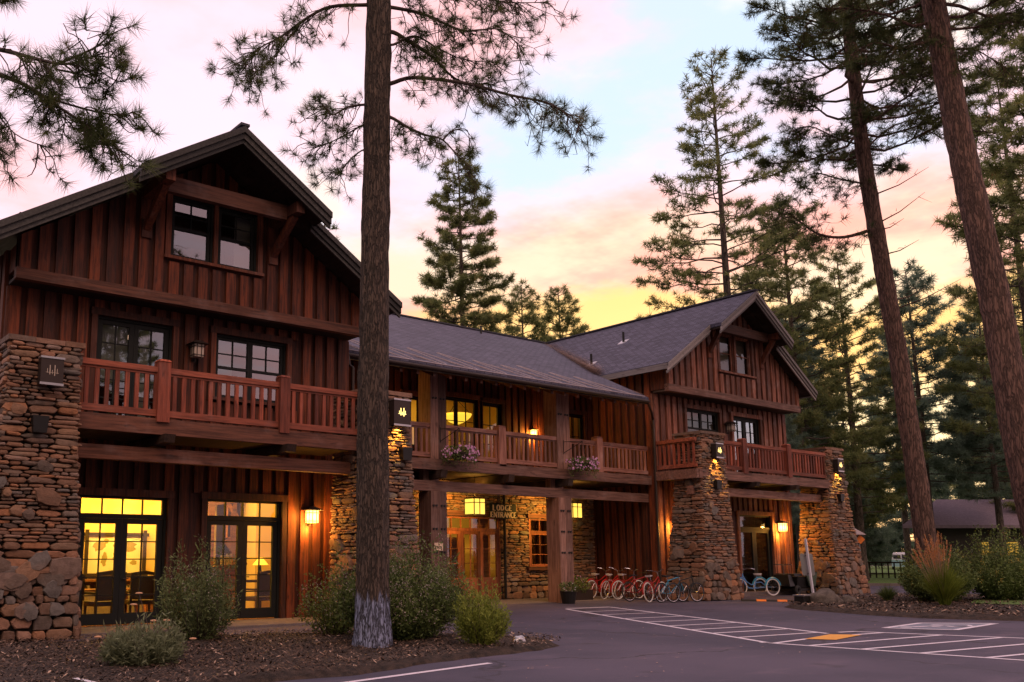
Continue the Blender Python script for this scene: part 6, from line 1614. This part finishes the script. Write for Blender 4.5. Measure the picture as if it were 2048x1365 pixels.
yc = far('young dense conifer at the left of the background row behind the lawn', 62, 36.5, 8.5, .12, .4, 2.9, 70, 8, 45, .5, M['needle_blue'], 'young conifers along the edge of the far lawn', pw=.7)
for i, (x, y, s_, lab) in enumerate(((75, 41, 1.1, 'behind the kiosk'), (74, 39, 1.2, 'in the gap by the far wing corner'), (118, 49, 1.6, 'behind the camper van, left of the leaning pine'), (80, 29, 1.2, 'behind the leaning pine'), (116, 58, 1.7, 'farther back behind the kiosk'),
    (84, 25, 1.3, 'beyond the left end of the purplish roof'), (82, 42, 1.3, 'far back right of the far wing'), (88, 21, 1.4, 'beyond the right end of the purplish roof'), (76, 46, 1.2, 'seen through the passage beside the lit glass door'), (62, 37, 1.0, 'close behind the passage of the far wing'), (122, 54, 1.9, 'farthest behind the camper van'), (58, 39, 1.0, 'hidden close behind the corner of the far wing'), (86, 49, 1.4, 'farthest behind the far wing'))):
    c = copy_tree(yc); c.location = (x, y, 0); c.scale = (s_, s_, s_); c.rotation_euler = (0, 0, i * 1.3); c['label'] = 'young conifer ' + lab
# trees across the car park behind the viewer; they shade the lodge and show in its windows
for x, y, s, rz, lab in ((4, -14, 1.0, 0, 'pine across the car park straight behind the viewer'), (11, -19, 1.1, 1, 'second pine across the car park behind the viewer, farther right'), (-5, -10, 1.0, 3, 'pine across the car park behind the left shoulder of the viewer'), (-13, -1, .95, 5, 'pine at the left edge of the car park facing the near wing'), (-12, -14, 1.1, 2.2, 'pine at the back left corner of the car park'), (26, -34, 1.2, 4, 'far pine across the car park facing the entrance'), (48, -26, 1.2, .3, 'far pine across the car park facing the far wing'), (66, -12, 1.1, 1.4, 'pine across the car park beyond the far wing')):
    clone(proto_a, lab, x, y, s, rz, 'pines across the car park facing the lodge')
for i, (x, y, s, rz, src, lab) in enumerate((
    (46.5, 27.5, .50, 1.0, pb, 'short bushy pine framed between the far wing and its last pillar'), (84, 48, 1.1, .4, proto_a, 'distant pine far behind the far gable'),
     (90, 30, 1.0, 3.4, pb, 'distant pine above the left end of the purplish roof'), (92, 42, 1.1, 1.4, pb, 'distant blue-green pine beyond the kiosk'), (120, 44, 1.2, 2.4, proto_a, 'distant pine low behind the leaning pine'), (74, 38, .8, 1.1, proto_a, 'pine directly left of the leaning trunk'), (96, 36, 1.1, 2.1, pb, 'distant pine right of the leaning trunk'), 
    (100, 16, 1.1, 5.4, pb, 'distant pine above the right end of the purplish roof'), (76, 44, .9, .9, pb, 'pine low behind the right wall of the far wing'),
    (70, 38.5, .75, 1.9, pb, 'low pine just behind the camper van'), (56, 34, .6, 4.1, pb, 'short pine behind the kiosk roof'), (86, 22, .9, 2.8, proto_a, 'pine directly behind the low dark building'), (70, 40, .7, 3.9, proto_a, 'short distant pine between far wing and kiosk'))):
    clone(src, lab, x, y, s, rz)

# ================================================================== BACKGROUND BUILDINGS, FENCE, VAN
hb = empty('low_dark_building', (70, 24, 0)); tag(hb, 'low dark building with a purplish roof behind the shrubs at the right', 'building')
a = Vector((63.5, 28.2, 0)); b = Vector((76, 18.8, 0)); d = (b - a).normalized(); nn = Vector((-d.y, d.x, 0)); nn = Vector((.93, .37, 0))
def quadwall(m, p, q, z0, z1, th): m.hexa([p + Vector((0, 0, z0)), q + Vector((0, 0, z0)), q + nn * th + Vector((0, 0, z0)), p + nn * th + Vector((0, 0, z0)), p + Vector((0, 0, z1)), q + Vector((0, 0, z1)), q + nn * th + Vector((0, 0, z1)), p + nn * th + Vector((0, 0, z1))])
m = MB(); quadwall(m, a, b, 0, 3.6, 8); m.build('wall', M['house'], hb)
m = MB(); e = -nn * 1.1
m.add([a + e - d + Vector((0, 0, 3.5)), b + e + d + Vector((0, 0, 3.5)), b + nn * 4 + d + Vector((0, 0, 5.4)), a + nn * 4 + d * 1.2 + Vector((0, 0, 5.4)), a + e - d + Vector((0, 0, 3.3)), b + e + d + Vector((0, 0, 3.3))], [(0, 1, 2, 3), (0, 4, 5, 1)]); m.build('roof', M['house_roof'], hb)
for s0, s1 in ((5.3, 6.4), (6.9, 7.9), (3.9, 4.5)):
    m = MB(); quadwall(m, a + d * s0 - nn * .06, a + d * s1 - nn * .06, 1.5, 2.5, .05); w = m.build('window', M['fence'], hb); m = MB(); quadwall(m, a + d * (s0 + .08) - nn * .075, a + d * (s1 - .08) - nn * .075, 1.58, 2.42, .012); m.build('pane', M['lit_window'], w)
def picket_fence(p, q, lab, n, h=1.08):
    t = empty('picket_fence', p); tag(t, lab, 'fence'); p = Vector(p); q = Vector(q); m = MB()
    for i in range(n): c = p.lerp(q, (i + .5) / n); m.box(c.x - .045, c.x + .045, c.y - .03, c.y + .03, 0, h)
    m.build('pickets', M['fence'], t); m = MB(); m.beam(p + Vector((0, 0, h)), q + Vector((0, 0, h)), .08, .10); m.beam(p + Vector((0, 0, .3)), q + Vector((0, 0, .3)), .06, .08); m.build('rails', M['fence'], t)
picket_fence((64.5, 33.6, 0), (69.0, 28.6, 0), 'dark picket fence on the lawn in front of the pale van', 17)
picket_fence((56.5, 21.6, 0), (63.0, 17.0, 0), 'dark picket fence behind the shrubs at the right', 24, 1.4)
VX, VY = 105.8, 50.2
v = empty('camper_van', (107, 50, 0)); tag(v, 'pale blue and white camper van behind the picket fence', 'van')
lo = Vector((VX, VY, 0)); ld = Vector((.41, -.912, 0)); ln = Vector((.912, .41, 0))
def vb(m, a0, a1, n0, n1, z0, z1, ins=0): 
    P = lambda a_, n_, z: lo + ld * a_ + ln * n_ + Vector((0, 0, z)); m.hexa([P(a0, n0, z0), P(a1, n0, z0), P(a1, n1, z0), P(a0, n1, z0), P(a0 + ins, n0 + ins, z1), P(a1 - ins, n0 + ins, z1), P(a1 - ins, n1 - ins, z1), P(a0 + ins, n1 - ins, z1)])
m = MB(); vb(m, 0, 1.95, 0, 4.3, .35, 1.12); m.build('lower_body', M['van_b'], v)
m = MB(); vb(m, .02, 1.93, .02, 4.28, 1.12, 1.80, .12); vb(m, .16, 1.79, .2, 4.1, 1.80, 1.9, .1); m.build('upper_body', M['white'], v)
for a0, a1 in ((.2, .9), (1.05, 1.75)): m = MB(); vb(m, a0, a1, .02, .06, 1.2, 1.62); m.build('window', M['dark_glass'], v)
for a0 in (.0, 1.7):
    for n0 in (.6, 3.0):
        c = lo + ld * (a0 + .1) + ln * n0 + Vector((0, 0, .33)); MB().tube([c - ld * .1, c + ld * .1], .32, 16).build('wheel', M['tyre'], v)
KX, KY = 47.25, 24.85
kk = empty('small_roofed_kiosk', (48.4, 25.6, 0)); tag(kk, 'small kiosk with a layered shake roof behind the farthest stone pillar', 'kiosk')
m = MB()
for i in range(5):
    z = 3.1 - i * .12; w = .30 + i * .14; m.hexa([(KX - w, KY - w, z), (KX + w, KY - w, z), (KX + w, KY + w, z), (KX - w, KY + w, z), (KX - w + .12, KY - w + .12, z + .12), (KX + w - .12, KY - w + .12, z + .12), (KX + w - .12, KY + w - .12, z + .12), (KX - w + .12, KY + w - .12, z + .12)])
m.build('roof', M['shake'], kk)
for x, y in ((46.8, 24.4), (47.7, 24.4), (46.8, 25.3), (47.7, 25.3)): MB().box(x - .07, x + .07, y - .07, y + .07, 0, 2.6).build('post', M['fence'], kk)
t = empty('warning_sign', (48.1, 24.0, 2.3)); tag(t, 'orange diamond sign beside the kiosk by the farthest pillar', 'sign')
m = MB(); c = Vector((47.85, 24.2, 2.38)); w_ = Vector((.8, -.6, 0)); m.poly([c + w_ * .24, c + Vector((0, 0, .24)), c - w_ * .24, c - Vector((0, 0, .24))], .02, up=(.6, .8, 0)); m.build('panel', M['orange'], t)
MB().tube([(47.88, 24.27, 0), (47.88, 24.27, 2.55)], .03, 6).build('pole', M['steel'], t)
